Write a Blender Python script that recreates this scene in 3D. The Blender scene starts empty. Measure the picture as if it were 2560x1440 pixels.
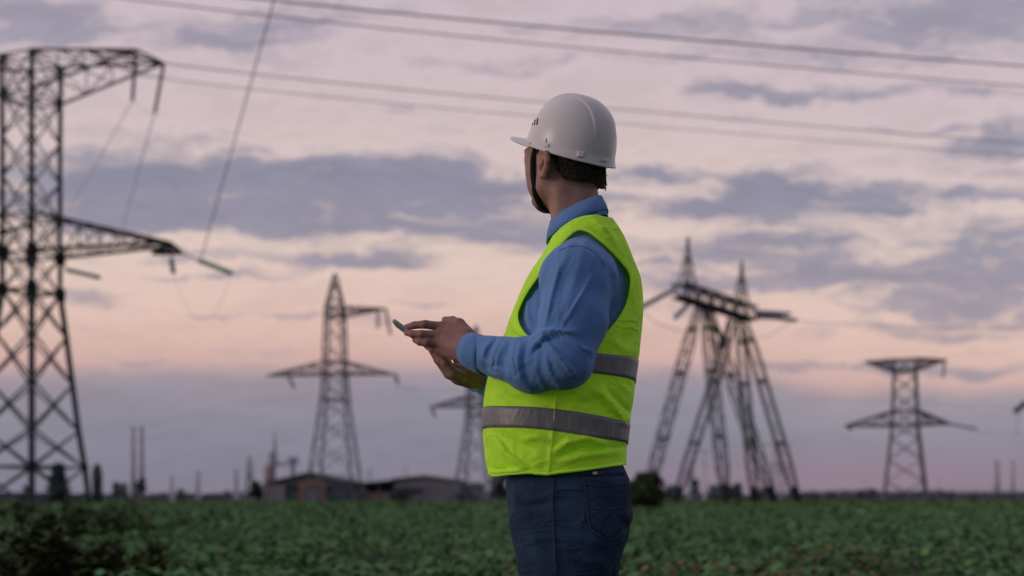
import bpy, math, random
import numpy as np
from mathutils import Vector
from mathutils.bvhtree import BVHTree

random.seed(7)
rng = np.random.default_rng(7)
scene = bpy.context.scene
COL = scene.collection

# ------------------------------------------------------------------ camera
FPX, HOR, CX, CAMH, Y0 = 2204.0, 1245.0, 1280.0, 0.88, 2.1      # focal length in px of a 2560 wide frame
cam_data = bpy.data.cameras.new("camera")
cam = bpy.data.objects.new("camera", cam_data)
COL.objects.link(cam)
cam.location = (0, 0, CAMH)
cam.rotation_euler = (math.radians(90), 0, 0)
cam_data.sensor_width = 36.0
cam_data.lens = 36.0 * FPX / 2560.0
cam_data.shift_y = (HOR - 720.0) / 2560.0
cam_data.clip_end = 20000
cam_data.dof.use_dof = True
cam_data.dof.focus_distance = Y0 - 0.12
cam_data.dof.aperture_fstop = 1.85
cam_data.dof.aperture_blades = 0
scene.camera = cam
scene.view_settings.view_transform = 'Standard'
scene.view_settings.look = 'None'
scene.view_settings.exposure = 0
scene.render.engine = 'CYCLES'
scene.cycles.max_bounces = 6


def W(px, py, d=0.0):
    """A point of the place seen at px, py (2560 x 1440 frame), d metres behind the man's middle plane."""
    Y = Y0 + d
    return np.array([(px - CX) / FPX * Y, Y, CAMH + (HOR - py) / FPX * Y])


def G(px, py, Y):
    return W(px, py, Y - Y0)


def proj(X, Y, Z):
    return CX + FPX * X / Y, HOR - FPX * (Z - CAMH) / Y


# ------------------------------------------------------------------ object helpers
def lin(r, g, b):
    def c(v):
        v /= 255.0
        return v / 12.92 if v <= 0.04045 else ((v + 0.055) / 1.055) ** 2.4
    return (c(r), c(g), c(b), 1.0)


def tag(o, label=None, cat=None, group=None, kind=None):
    if label: o["label"] = label
    if cat: o["category"] = cat
    if group: o["group"] = group
    if kind: o["kind"] = kind
    return o


def mesh_obj(name, V, F, mat, parent=None, smooth=False, col=None, mats=None):
    """F: list/array of faces (any polygon sizes)."""
    me = bpy.data.meshes.new(name)
    V = np.asarray(V, dtype=float)
    if isinstance(F, np.ndarray):
        F = F.tolist()
    me.from_pydata(V.tolist(), [], F)
    if mat: me.materials.append(mat)
    if smooth:
        me.polygons.foreach_set("use_smooth", [True] * len(me.polygons))
    if col is not None:
        a = me.color_attributes.new("tint", 'FLOAT_COLOR', 'POINT')
        c = np.ones((len(V), 4)); c[:, :3] = col
        a.data.foreach_set("color", c.ravel())
    me.update()
    o = bpy.data.objects.new(name, me)
    COL.objects.link(o)
    if parent is not None:
        o.parent = parent
    return o


def empty(name, loc, label, cat, group=None):
    o = bpy.data.objects.new(name, None)
    o.empty_display_size = 0.2
    COL.objects.link(o)
    o.location = loc
    tag(o, label, cat, group)
    return o


def part(name, V, F, mat, parent, **k):
    """A part given in place coordinates under a parent at its own location."""
    V = np.asarray(V, dtype=float) - np.array(parent_origin(parent))
    return mesh_obj(name, V, F, mat, parent, **k)


def parent_origin(p):
    t = np.zeros(3)
    while p is not None:
        t += np.array(p.location); p = p.parent
    return t


class MB:
    """Collects bars, boxes, tubes into one mesh."""
    def __init__(s): s.V, s.F = [], []

    def add(s, V, F):
        n = len(s.V); s.V.extend([list(map(float, v)) for v in V]); s.F.extend([[i + n for i in f] for f in F]); return s

    def bar(s, p, q, w, w2=None):
        p = np.array(p, float); q = np.array(q, float); d = q - p; L = np.linalg.norm(d)
        if L < 1e-6: return s
        d /= L
        up = np.array([0, 0, 1.0]) if abs(d[2]) < 0.9 else np.array([1.0, 0, 0])
        a = np.cross(d, up); a /= np.linalg.norm(a); b = np.cross(d, a)
        w2 = w if w2 is None else w2
        V = [p + (i * a + j * b) * w / 2 for i, j in ((-1, -1), (1, -1), (1, 1), (-1, 1))] + \
            [q + (i * a + j * b) * w2 / 2 for i, j in ((-1, -1), (1, -1), (1, 1), (-1, 1))]
        return s.add(V, [[3, 2, 1, 0], [4, 5, 6, 7], [0, 1, 5, 4], [1, 2, 6, 5], [2, 3, 7, 6], [3, 0, 4, 7]])

    def box(s, c, sx, sy, sz, rz=0.0):
        cr, sr = math.cos(rz), math.sin(rz)
        V = []
        for k in (-1, 1):
            for i, j in ((-1, -1), (1, -1), (1, 1), (-1, 1)):
                x, y = i * sx / 2, j * sy / 2
                V.append((c[0] + x * cr - y * sr, c[1] + x * sr + y * cr, c[2] + k * sz / 2))
        return s.add(V, [[3, 2, 1, 0], [4, 5, 6, 7], [0, 1, 5, 4], [1, 2, 6, 5], [2, 3, 7, 6], [3, 0, 4, 7]])

    def tube(s, pts, r, n=8, cap=True):
        pts = [np.array(p, float) for p in pts]
        if np.isscalar(r): r = [r] * len(pts)
        V, F = [], []
        prev = None
        for i, p in enumerate(pts):
            d = pts[min(i + 1, len(pts) - 1)] - pts[max(i - 1, 0)]; d /= (np.linalg.norm(d) + 1e-12)
            if prev is None:
                up = np.array([0, 0, 1.0]) if abs(d[2]) < 0.9 else np.array([1.0, 0, 0])
                a = np.cross(d, up)
            else:
                a = prev - d * prev.dot(d)
            a /= np.linalg.norm(a); prev = a; b = np.cross(d, a)
            for k in range(n):
                t = 2 * math.pi * k / n
                V.append(p + r[i] * (math.cos(t) * a + math.sin(t) * b))
        for i in range(len(pts) - 1):
            for k in range(n):
                F.append([i * n + k, i * n + (k + 1) % n, (i + 1) * n + (k + 1) % n, (i + 1) * n + k])
        if cap:
            F.append(list(range(n))[::-1]); F.append([(len(pts) - 1) * n + k for k in range(n)])
        return s.add(V, F)

    def lathe(s, c, prof, n=16, ax=None):
        """prof: (radius, height) pairs about the vertical (or about direction ax) at c"""
        c = np.array(c, float)
        d = np.array([0, 0, 1.0]) if ax is None else np.array(ax, float) / np.linalg.norm(ax)
        up = np.array([0, 0, 1.0]) if abs(d[2]) < 0.9 else np.array([1.0, 0, 0])
        a = np.cross(d, up); a /= np.linalg.norm(a); b = np.cross(d, a)
        V, F = [], []
        for r, h in prof:
            for k in range(n):
                t = 2 * math.pi * k / n
                V.append(c + d * h + r * (math.cos(t) * a + math.sin(t) * b))
        for i in range(len(prof) - 1):
            for k in range(n):
                F.append([i * n + k, i * n + (k + 1) % n, (i + 1) * n + (k + 1) % n, (i + 1) * n + k])
        F.append(list(range(n))[::-1]); F.append([(len(prof) - 1) * n + k for k in range(n)])
        return s.add(V, F)

    def build(s, name, mat, parent=None, smooth=False):
        V = np.array(s.V) - parent_origin(parent)
        return mesh_obj(name, V, s.F, mat, parent, smooth)


# ------------------------------------------------------------------ materials
def material(name, base, rough=0.7, noise=0.0, nscale=20.0, bump=0.0, bscale=200.0, metallic=0.0, spec=0.5,
             emit=None, emit_s=0.0, tint=False, sheen=0.0, stretch=None, wrinkle=None):
    m = bpy.data.materials.new(name); m.use_nodes = True
    nt = m.node_tree; N = nt.nodes; L = nt.links
    b = N["Principled BSDF"]
    b.inputs["Roughness"].default_value = rough
    b.inputs["Metallic"].default_value = metallic
    b.inputs["Specular IOR Level"].default_value = spec
    if sheen:
        b.inputs["Sheen Weight"].default_value = sheen
    rgb = tuple(base[:3]) + (1,)
    b.inputs["Base Color"].default_value = rgb
    tc = N.new("ShaderNodeTexCoord")
    src = tc.outputs["Object"]
    if stretch:
        mp = N.new("ShaderNodeMapping"); mp.inputs["Scale"].default_value = stretch
        L.new(src, mp.inputs["Vector"]); src = mp.outputs["Vector"]
    colsock = None
    if tint:
        at = N.new("ShaderNodeAttribute"); at.attribute_name = "tint"
        mx = N.new("ShaderNodeMix"); mx.data_type = 'RGBA'; mx.blend_type = 'MULTIPLY'; mx.inputs["Factor"].default_value = 1
        mx.inputs["A"].default_value = rgb
        L.new(at.outputs["Color"], mx.inputs["B"]); colsock = mx.outputs["Result"]
    if noise > 0:
        nz = N.new("ShaderNodeTexNoise"); nz.inputs["Scale"].default_value = nscale; nz.inputs["Detail"].default_value = 5
        L.new(src, nz.inputs["Vector"])
        mr = N.new("ShaderNodeMapRange"); mr.inputs["From Min"].default_value = 0.3; mr.inputs["From Max"].default_value = 0.7
        mr.inputs["To Min"].default_value = 1 - noise; mr.inputs["To Max"].default_value = 1 + noise
        L.new(nz.outputs["Fac"], mr.inputs["Value"])
        mx = N.new("ShaderNodeMix"); mx.data_type = 'RGBA'; mx.blend_type = 'MULTIPLY'; mx.inputs["Factor"].default_value = 1
        if colsock: L.new(colsock, mx.inputs["A"])
        else: mx.inputs["A"].default_value = rgb
        cmb = N.new("ShaderNodeCombineColor")
        for k in range(3): L.new(mr.outputs["Result"], cmb.inputs[k])
        L.new(cmb.outputs[0], mx.inputs["B"]); colsock = mx.outputs["Result"]
    if colsock: L.new(colsock, b.inputs["Base Color"])
    if bump > 0:
        nz = N.new("ShaderNodeTexNoise"); nz.inputs["Scale"].default_value = bscale; nz.inputs["Detail"].default_value = 3
        L.new(src, nz.inputs["Vector"])
        bp = N.new("ShaderNodeBump"); bp.inputs["Strength"].default_value = bump; bp.inputs["Distance"].default_value = 0.01
        L.new(nz.outputs["Fac"], bp.inputs["Height"]); L.new(bp.outputs["Normal"], b.inputs["Normal"])
    if wrinkle:      # (scale, depth in m, stretch): soft cloth creases, sharper on their crests
        ws, wd, wst = wrinkle
        mp2 = N.new("ShaderNodeMapping"); mp2.inputs["Scale"].default_value = wst; mp2.inputs["Rotation"].default_value = (0.2, 0.5, 0.3)
        L.new(tc.outputs["Object"], mp2.inputs["Vector"])
        wn = N.new("ShaderNodeTexNoise"); wn.inputs["Scale"].default_value = ws; wn.inputs["Detail"].default_value = 3
        wn.inputs["Roughness"].default_value = 0.5; wn.inputs["Distortion"].default_value = 0.8
        L.new(mp2.outputs["Vector"], wn.inputs["Vector"])
        ab = N.new("ShaderNodeMath"); ab.operation = 'SUBTRACT'; L.new(wn.outputs["Fac"], ab.inputs[0]); ab.inputs[1].default_value = 0.5
        ab2 = N.new("ShaderNodeMath"); ab2.operation = 'ABSOLUTE'; L.new(ab.outputs[0], ab2.inputs[0])
        ab3 = N.new("ShaderNodeMath"); ab3.operation = 'POWER'; L.new(ab2.outputs[0], ab3.inputs[0]); ab3.inputs[1].default_value = 0.7
        b2 = N.new("ShaderNodeBump"); b2.inputs["Strength"].default_value = 1.0; b2.inputs["Distance"].default_value = wd; b2.invert = True
        L.new(ab3.outputs[0], b2.inputs["Height"])
        if bump > 0: L.new(bp.outputs["Normal"], b2.inputs["Normal"])
        L.new(b2.outputs["Normal"], b.inputs["Normal"])
    if emit:
        b.inputs["Emission Color"].default_value = tuple(emit[:3]) + (1,)
        b.inputs["Emission Strength"].default_value = emit_s
    return m


# ------------------------------------------------------------------ implicit surfaces
def smin(a, b, k):
    h = np.clip(0.5 + 0.5 * (b - a) / k, 0, 1)
    return b + (a - b) * h - k * h * (1 - h)


def smax(a, b, k):
    return -smin(-a, -b, k)


def cap(P, a, b, ra, rb=None):
    rb = ra if rb is None else rb
    a = np.asarray(a, float); b = np.asarray(b, float); ba = b - a
    dx, dy, dz = P[0] - a[0], P[1] - a[1], P[2] - a[2]
    t = np.clip((dx * ba[0] + dy * ba[1] + dz * ba[2]) / (ba.dot(ba) + 1e-12), 0, 1)
    return np.sqrt((dx - t * ba[0]) ** 2 + (dy - t * ba[1]) ** 2 + (dz - t * ba[2]) ** 2) - (ra + (rb - ra) * t)


def ell(P, c, r):
    x, y, z = (P[0] - c[0]) / r[0], (P[1] - c[1]) / r[1], (P[2] - c[2]) / r[2]
    k0 = np.sqrt(x * x + y * y + z * z) + 1e-9
    k1 = np.sqrt((x / r[0]) ** 2 + (y / r[1]) ** 2 + (z / r[2]) ** 2) + 1e-9
    return k0 * (k0 - 1) / k1


def chain(P, pts, radii, k=0.006):
    f = None
    for i in range(len(pts) - 1):
        g = cap(P, pts[i], pts[i + 1], radii[i], radii[i + 1])
        f = g if f is None else smin(f, g, k)
    return f


def catmull(zs, vals, z):
    """Smooth interpolation of rows (zs ascending)."""
    zs = np.asarray(zs); vals = np.asarray(vals)
    z = np.clip(z, zs[0], zs[-1])
    i = np.clip(np.searchsorted(zs, z, side='right') - 1, 0, len(zs) - 2)
    m = np.gradient(vals, zs)
    h = zs[i + 1] - zs[i]; t = (z - zs[i]) / h
    h00 = 2 * t ** 3 - 3 * t ** 2 + 1; h10 = t ** 3 - 2 * t ** 2 + t; h01 = -2 * t ** 3 + 3 * t ** 2; h11 = t ** 3 - t ** 2
    return h00 * vals[i] + h10 * h * m[i] + h01 * vals[i + 1] + h11 * h * m[i + 1]


class Stack:
    """A body of stacked superellipses: rows of (py, x front px, x back px, half width m, depth of centre m)."""
    def __init__(s, rows, n=2.4, yaw=0.0):
        R = []
        for r in rows:
            py, xf, xb, hw = r[:4]; d = r[4] if len(r) > 4 else 0.0
            a, b = W(xf, py, d), W(xb, py, d)
            R.append((a[2], (a[0] + b[0]) / 2, abs(b[0] - a[0]) / 2, hw, Y0 + d))
        R.sort()
        s.R = np.array(R); s.n = n; s.yaw = yaw

    def __call__(s, P):
        z = P[2]; R = s.R
        cx = catmull(R[:, 0], R[:, 1], z); a = catmull(R[:, 0], R[:, 2], z)
        b = catmull(R[:, 0], R[:, 3], z); cy = catmull(R[:, 0], R[:, 4], z)
        dx, dy = P[0] - cx, P[1] - cy
        c, sn = math.cos(s.yaw), math.sin(s.yaw)
        dx, dy = dx * c + dy * sn, -dx * sn + dy * c
        n = s.n
        q = (np.abs(dx / a) ** n + np.abs(dy / b) ** n) ** (1 / n)
        f = (q - 1) * np.minimum(a, b)
        top, bot = z - R[-1, 0], R[0, 0] - z
        return np.maximum(f, np.maximum(top, bot))


def seg_dist(px, py, pts):
    best = None; bt = None; n = len(pts) - 1
    for i in range(n):
        ax, ay = pts[i]; bx, by = pts[i + 1]
        ux, uy = bx - ax, by - ay
        t = np.clip(((px - ax) * ux + (py - ay) * uy) / (ux * ux + uy * uy + 1e-9), 0, 1)
        d = np.hypot(px - ax - t * ux, py - ay - t * uy)
        tt = (i + t) / n
        if best is None: best, bt = d, tt
        else:
            m = d < best; best = np.where(m, d, best); bt = np.where(m, tt, bt)
    return best, bt


def folds(P, items, ymax):
    """Raised (+) or sunk (-) fold lines given in the frame, on the side turned to the camera."""
    px, py = proj(P[0], P[1], P[2])
    out = np.zeros_like(px)
    for pts, w, h in items:
        d, t = seg_dist(px, py, pts)
        out += h / 1050.0 * np.exp(-(d / w) ** 1.5) * np.sin(np.pi * np.clip(0.12 + 0.76 * t, 0, 1)) ** 0.7
    return out * np.clip((ymax - P[1]) / 0.04, 0, 1)


def surface_nets(fun, lo, hi, h, fold=None, smooth=1):
    lo = np.asarray(lo, float); hi = np.asarray(hi, float)
    n = np.ceil((hi - lo) / h).astype(int) + 1
    gx = lo[0] + h * np.arange(n[0]); gy = lo[1] + h * np.arange(n[1]); gz = lo[2] + h * np.arange(n[2])
    F = np.empty(tuple(n))
    step = max(1, int(4e5 // (n[1] * n[2])))
    for i in range(0, n[0], step):
        X, Y, Z = np.meshgrid(gx[i:i + step], gy, gz, indexing='ij')
        f = fun((X, Y, Z))
        if fold is not None:
            m = np.abs(f) < 0.035
            if m.any():
                f[m] = f[m] - fold((X[m], Y[m], Z[m]))
        F[i:i + step] = f
    S = F < 0
    c = [(0, 0, 0), (1, 0, 0), (0, 1, 0), (1, 1, 0), (0, 0, 1), (1, 0, 1), (0, 1, 1), (1, 1, 1)]
    sh = tuple(n - 1)
    cnt = np.zeros(sh, int)
    for o in c: cnt += S[o[0]:o[0] + sh[0], o[1]:o[1] + sh[1], o[2]:o[2] + sh[2]]
    act = (cnt > 0) & (cnt < 8)
    ids = np.argwhere(act)
    idx = -np.ones(sh, int); idx[act] = np.arange(len(ids))
    acc = np.zeros((len(ids), 3)); num = np.zeros(len(ids))
    val = [F[ids[:, 0] + o[0], ids[:, 1] + o[1], ids[:, 2] + o[2]] for o in c]
    for a in range(8):
        for b in range(a + 1, 8):
            if sum(abs(c[a][k] - c[b][k]) for k in range(3)) != 1: continue
            m = (val[a] < 0) != (val[b] < 0)
            t = np.where(m, val[a] / (val[a] - val[b] + 1e-20), 0)
            p = np.array(c[a])[None] + t[:, None] * (np.array(c[b]) - np.array(c[a]))[None]
            acc[m] += p[m]; num[m] += 1
    V = lo + h * (ids + acc / num[:, None])
    Q = []
    for ax in range(3):
        u, v = (ax + 1) % 3, (ax + 2) % 3
        s0 = [slice(None)] * 3; s1 = [slice(None)] * 3
        s0[ax] = slice(0, n[ax] - 1); s1[ax] = slice(1, n[ax])
        A, B = S[tuple(s0)], S[tuple(s1)]
        e = np.argwhere(A != B)
        e = e[(e[:, u] > 0) & (e[:, v] > 0) & (e[:, u] < n[u] - 1) & (e[:, v] < n[v] - 1)]
        def ci(du, dv):
            k = e.copy(); k[:, u] -= du; k[:, v] -= dv
            return idx[k[:, 0], k[:, 1], k[:, 2]]
        q = np.stack([ci(1, 1), ci(0, 1), ci(0, 0), ci(1, 0)], 1)
        flip = ~A[e[:, 0], e[:, 1], e[:, 2]]
        q[flip] = q[flip][:, ::-1]
        Q.append(q)
    Q = np.concatenate(Q)
    Q = Q[(Q >= 0).all(1)]
    for _ in range(smooth):
        a = np.concatenate([Q[:, i] for i in range(4)]); b = np.concatenate([Q[:, (i + 1) % 4] for i in range(4)])
        s = np.zeros_like(V); k = np.zeros(len(V))
        np.add.at(s, a, V[b]); np.add.at(s, b, V[a]); np.add.at(k, a, 1); np.add.at(k, b, 1)
        V = 0.4 * V + 0.6 * s / np.maximum(k, 1)[:, None]
    return V, Q


def clip_mesh(V, F, s):
    """Keeps the part where s < 0, cutting faces exactly along s = 0."""
    out, Vn, cache = [], V.tolist(), {}
    def cut(i, j):
        key = (min(i, j), max(i, j))
        if key not in cache:
            t = s[i] / (s[i] - s[j]); cache[key] = len(Vn)
            Vn.append((V[i] + t * (V[j] - V[i])).tolist())
        return cache[key]
    ins = s < 0
    for f in F.tolist() if isinstance(F, np.ndarray) else F:
        k = [ins[i] for i in f]
        if all(k): out.append(f); continue
        if not any(k): continue
        g = []
        for a in range(len(f)):
            i, j = f[a], f[(a + 1) % len(f)]
            if ins[i]: g.append(i)
            if ins[i] != ins[j]: g.append(cut(i, j))
        if len(g) >= 3: out.append(g)
    used = sorted({i for f in out for i in f}); mp = {i: k for k, i in enumerate(used)}
    return np.array([Vn[i] for i in used]), [[mp[i] for i in f] for f in out]


def poly_sd(px, py, poly):
    """Signed distance to a polygon of the frame, negative inside."""
    n = len(poly); best = np.full(np.shape(px), 1e9); inside = np.zeros(np.shape(px), bool)
    for i in range(n):
        ax, ay = poly[i]; bx, by = poly[(i + 1) % n]
        ux, uy = bx - ax, by - ay
        t = np.clip(((px - ax) * ux + (py - ay) * uy) / (ux * ux + uy * uy + 1e-9), 0, 1)
        best = np.minimum(best, np.hypot(px - ax - t * ux, py - ay - t * uy))
        if ay != by:
            c = ((ay > py) != (by > py)) & (px < (bx - ax) * (py - ay) / (by - ay) + ax)
            inside ^= c
    return np.where(inside, -best, best)


def smooth_poly(pts, closed=True, m=6):
    pts = np.array(pts, float); n = len(pts); out = []
    rngi = range(n if closed else n - 1)
    for i in rngi:
        if closed: p0, p1, p2, p3 = pts[i - 1], pts[i], pts[(i + 1) % n], pts[(i + 2) % n]
        else: p0, p1, p2, p3 = pts[max(i - 1, 0)], pts[i], pts[i + 1], pts[min(i + 2, n - 1)]
        for k in range(m):
            t = k / m
            out.append(0.5 * ((2 * p1) + (-p0 + p2) * t + (2 * p0 - 5 * p1 + 4 * p2 - p3) * t * t + (-p0 + 3 * p1 - 3 * p2 + p3) * t ** 3))
    if not closed: out.append(pts[-1])
    return [tuple(p) for p in out]


def bvh_of(V, F):
    return BVHTree.FromPolygons([Vector(v) for v in V], [list(f) for f in (F.tolist() if isinstance(F, np.ndarray) else F)])


def cast(bvh, px, py, off=0.0):
    d = Vector(((px - CX) / FPX, 1.0, (HOR - py) / FPX)).normalized()
    hit = bvh.ray_cast(Vector((0, 0, CAMH)), d)
    if hit[0] is None: return None
    n = hit[1]
    if n.dot(d) > 0: n = -n
    return np.array(hit[0] + n * off)


def patch(bvh, c00, c10, c11, c01, nu, nv, off):
    """A quad sheet lying on a surface: corners in the frame, moved off along the surface normals."""
    V, F, ix = [], [], {}
    for i in range(nu + 1):
        for j in range(nv + 1):
            u, v = i / nu, j / nv
            p = (1 - u) * (1 - v) * np.array(c00, float) + u * (1 - v) * np.array(c10, float) + u * v * np.array(c11, float) + (1 - u) * v * np.array(c01, float)
            q = cast(bvh, p[0], p[1], off)
            if q is not None: ix[(i, j)] = len(V); V.append(q)
    for i in range(nu):
        for j in range(nv):
            k = [(i, j), (i + 1, j), (i + 1, j + 1), (i, j + 1)]
            if all(a in ix for a in k): F.append([ix[a] for a in k])
    return V, F


def surf_line(bvh, pts, off, step=6):
    out = []
    for a, b in zip(pts[:-1], pts[1:]):
        n = max(1, int(math.hypot(b[0] - a[0], b[1] - a[1]) / step))
        for k in range(n):
            t = k / n
            q = cast(bvh, a[0] + (b[0] - a[0]) * t, a[1] + (b[1] - a[1]) * t, off)
            if q is not None: out.append(q)
    q = cast(bvh, pts[-1][0], pts[-1][1], off)
    if q is not None: out.append(q)
    return out


def loft(rings, closed=True):
    V, F = [], []; n = len(rings[0])
    for r in rings: V.extend(r)
    for i in range(len(rings) - 1):
        for k in range(n if closed else n - 1):
            F.append([i * n + k, i * n + (k + 1) % n, (i + 1) * n + (k + 1) % n, (i + 1) * n + k])
    return np.array(V), F


def solidify(o, t, offset=0.0):
    m = o.modifiers.new("thickness", 'SOLIDIFY'); m.thickness = t; m.offset = offset
    return o
# ------------------------------------------------------------------ sky and light
SUN_AZ, SUN_EL = math.radians(-105), math.radians(10)     # azimuth from +Y towards +X
w = bpy.data.worlds.new("World"); scene.world = w; w.use_nodes = True
nt = w.node_tree; N = nt.nodes; L = nt.links
for n in list(N): N.remove(n)


def nd(t, **k):
    n = N.new(t)
    for a, b in k.items(): setattr(n, a, b)
    return n


def mth(op, a, b=None, c=None):
    n = nd("ShaderNodeMath", operation=op)
    for i, v in enumerate((a, b, c)):
        if v is None: continue
        if isinstance(v, (int, float)): n.inputs[i].default_value = v
        else: L.new(v, n.inputs[i])
    return n.outputs[0]


def vmt(op, a, b=None, c=None):
    n = nd("ShaderNodeVectorMath", operation=op)
    for i, v in enumerate((a, b, c)):
        if v is None: continue
        if isinstance(v, tuple): n.inputs[i].default_value = v
        else: L.new(v, n.inputs[i])
    return n.outputs["Value"] if op == 'DOT_PRODUCT' else n.outputs["Vector"]


tc = nd("ShaderNodeTexCoord")
sp = nd("ShaderNodeSeparateXYZ"); L.new(tc.outputs["Generated"], sp.inputs[0])
yy = mth('MAXIMUM', sp.outputs["Y"], 0.3)
# a cloud sheet seen in perspective: kilo-units along the horizon (u) and up (v)
u = mth('DIVIDE', mth('MULTIPLY', sp.outputs["X"], FPX / 1000), yy)
v = mth('DIVIDE', mth('MULTIPLY', sp.outputs["Z"], FPX / 1000), yy)
cb = nd("ShaderNodeCombineXYZ"); L.new(u, cb.inputs[0]); L.new(v, cb.inputs[1])
P0 = cb.outputs[0]


def noise(vec, scale, detail=5, rough=0.55, off=(0, 0, 0), st=(1, 1, 1)):
    p = vmt('MULTIPLY_ADD', vec, st, off)
    n = nd("ShaderNodeTexNoise"); n.inputs["Scale"].default_value = scale
    n.inputs["Detail"].default_value = detail; n.inputs["Roughness"].default_value = rough
    L.new(p, n.inputs["Vector"])
    return n


nw = noise(P0, 3.0, 5, 0.6, (3.1, 1.7, 0), (1.0, 2.2, 1))
warp = vmt('SUBTRACT', nw.outputs["Color"], (0.5, 0.5, 0.5))
nw2 = noise(P0, 9.0, 4, 0.6, (7.3, 0.2, 0), (1.0, 2.0, 1))
warp2 = vmt('SUBTRACT', nw2.outputs["Color"], (0.5, 0.5, 0.5))
P1 = vmt('MULTIPLY_ADD', warp, (0.34, 0.12, 0), P0)
P = vmt('MULTIPLY_ADD', warp2, (0.13, 0.05, 0), P1)

BLOBS = [  # cloud banks: centre x, y, half sizes, weight (positions across the horizon and above it)
    (640, 470, 560, 66, 1.05), (300, 440, 240, 70, .85), (1010, 432, 230, 38, .75), (330, 540, 300, 40, .75), (620, 555, 330, 30, .8),
    (1060, 470, 260, 40, .7), (1010, 568, 250, 20, .7), (960, 520, 200, 14, .55), (860, 635, 190, 26, .95), (980, 655, 110, 12, .7), (1330, 590, 150, 55, .75), (1180, 560, 120, 40, .5),
    (50, 35, 190, 55, 1.1), (180, 85, 220, 26, .8), (690, 45, 190, 60, .85), (640, 100, 170, 28, .7), (380, 190, 120, 18, .45), (960, 265, 130, 15, .6), (1240, 180, 120, 14, .4),
    (1680, 62, 330, 44, .75), (1500, 150, 260, 22, .5), (2000, 150, 300, 26, .45), (2330, 60, 290, 80, .95), (2500, 20, 160, 60, .6), (2230, 228, 330, 20, .95), (1860, 228, 110, 9, .65), (2520, 345, 160, 60, .85), (2330, 310, 150, 10, .6),
    (1950, 465, 110, 60, 1.1), (2090, 480, 220, 36, .9), (2450, 475, 220, 30, .75), (1660, 428, 150, 24, .8), (1650, 505, 200, 26, .7), (1840, 520, 200, 20, .6),
    (1960, 595, 190, 48, .95), (2180, 523, 80, 11, .9), (2480, 640, 230, 80, 1.0), (2230, 700, 420, 34, .85), (1680, 640, 150, 55, .75), (2420, 765, 320, 36, .9), (2050, 660, 160, 30, .6),
    (1700, 765, 130, 24, .5), (2330, 830, 200, 18, .5), (2130, 912, 250, 13, .75), (2480, 880, 160, 12, .5), (2480, 925, 200, 20, .6), (1750, 690, 150, 20, .4),
    (230, 740, 120, 22, .6), (480, 685, 240, 9, .55), (640, 786, 230, 8, .8), (970, 748, 110, 6, .7), (260, 832, 240, 8, .55), (560, 632, 150, 10, .5), (1180, 690, 90, 8, .3), (320, 905, 130, 14, .6)]
acc = None
for bx, by, rx, ry, am in BLOBS:
    sx, sy = 1000.0 / rx, 1000.0 / ry
    q = vmt('MULTIPLY_ADD', P, (sx, sy, 0), (-(bx - CX) / rx, -(HOR - by) / ry, 0))
    e = mth('POWER', 0.42, vmt('DOT_PRODUCT', q, q))
    acc = mth('MULTIPLY', e, am) if acc is None else mth('MULTIPLY_ADD', e, am, acc)
n1 = noise(P, 2.4, 8, 0.62, (0.4, 0.9, 0), (1.0, 5.2, 1))
n2 = noise(P, 8.0, 5, 0.6, (2.4, 5.9, 0), (1.0, 3.8, 1))
n3 = noise(P, 21.0, 4, 0.6, (9.4, 2.9, 0), (1.0, 2.6, 1))
dens = mth('MULTIPLY_ADD', mth('SUBTRACT', n1.outputs["Fac"], 0.472), 1.9, mth('MULTIPLY', acc, mth('MULTIPLY_ADD', n2.outputs["Fac"], 1.5, 0.20)))
dens = mth('MULTIPLY_ADD', mth('SUBTRACT', n2.outputs["Fac"], 0.5), 0.85, dens)
dens = mth('MULTIPLY_ADD', mth('SUBTRACT', n3.outputs["Fac"], 0.5), 0.35, dens)
mr = nd("ShaderNodeMapRange", interpolation_type='SMOOTHSTEP')
mr.inputs["From Min"].default_value = 0.10; mr.inputs["From Max"].default_value = 1.12
L.new(dens, mr.inputs["Value"])
cloud = mr.outputs["Result"]


def ramp(fac, stops):
    r = nd("ShaderNodeValToRGB"); cr = r.color_ramp
    while len(cr.elements) > 1: cr.elements.remove(cr.elements[-1])
    cr.elements[0].position = stops[0][0]; cr.elements[0].color = lin(*stops[0][1])
    for p, c in stops[1:]:
        e = cr.elements.new(p); e.color = lin(*c)
    L.new(fac, r.inputs["Fac"])
    return r.outputs["Color"]


# the lower haze bank has a soft uneven top edge that climbs a little from right to left
vw = mth('ADD', v, mth('MULTIPLY', mth('SUBTRACT', nw.outputs["Fac"], 0.5), 0.06))
vw = mth('ADD', vw, mth('MULTIPLY', mth('MINIMUM', mth('MAXIMUM', mth('SUBTRACT', u, 0.55), 0.0), 0.25), 0.20))
vn = mth('DIVIDE', vw, 2.0)
clear = ramp(vn, [(0.0, (127, 121, 139)), (0.035, (126, 123, 142)), (0.08, (131, 128, 145)), (0.125, (142, 135, 149)), (0.150, (156, 142, 153)),
                  (0.170, (203, 167, 161)), (0.20, (214, 179, 168)), (0.25, (222, 191, 179)), (0.31, (220, 196, 185)), (0.38, (214, 192, 187)),
                  (0.48, (206, 187, 189)), (0.63, (199, 182, 189)), (1.0, (184, 175, 187))])
shade = ramp(vn, [(0.0, (120, 118, 136)), (0.15, (148, 138, 152)), (0.25, (160, 147, 159)), (0.33, (150, 143, 158)), (0.40, (141, 139, 157)),
                  (0.50, (154, 147, 163)), (0.63, (158, 151, 167)), (1.0, (150, 146, 160))])
mix = nd("ShaderNodeMix", data_type='RGBA')
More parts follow.
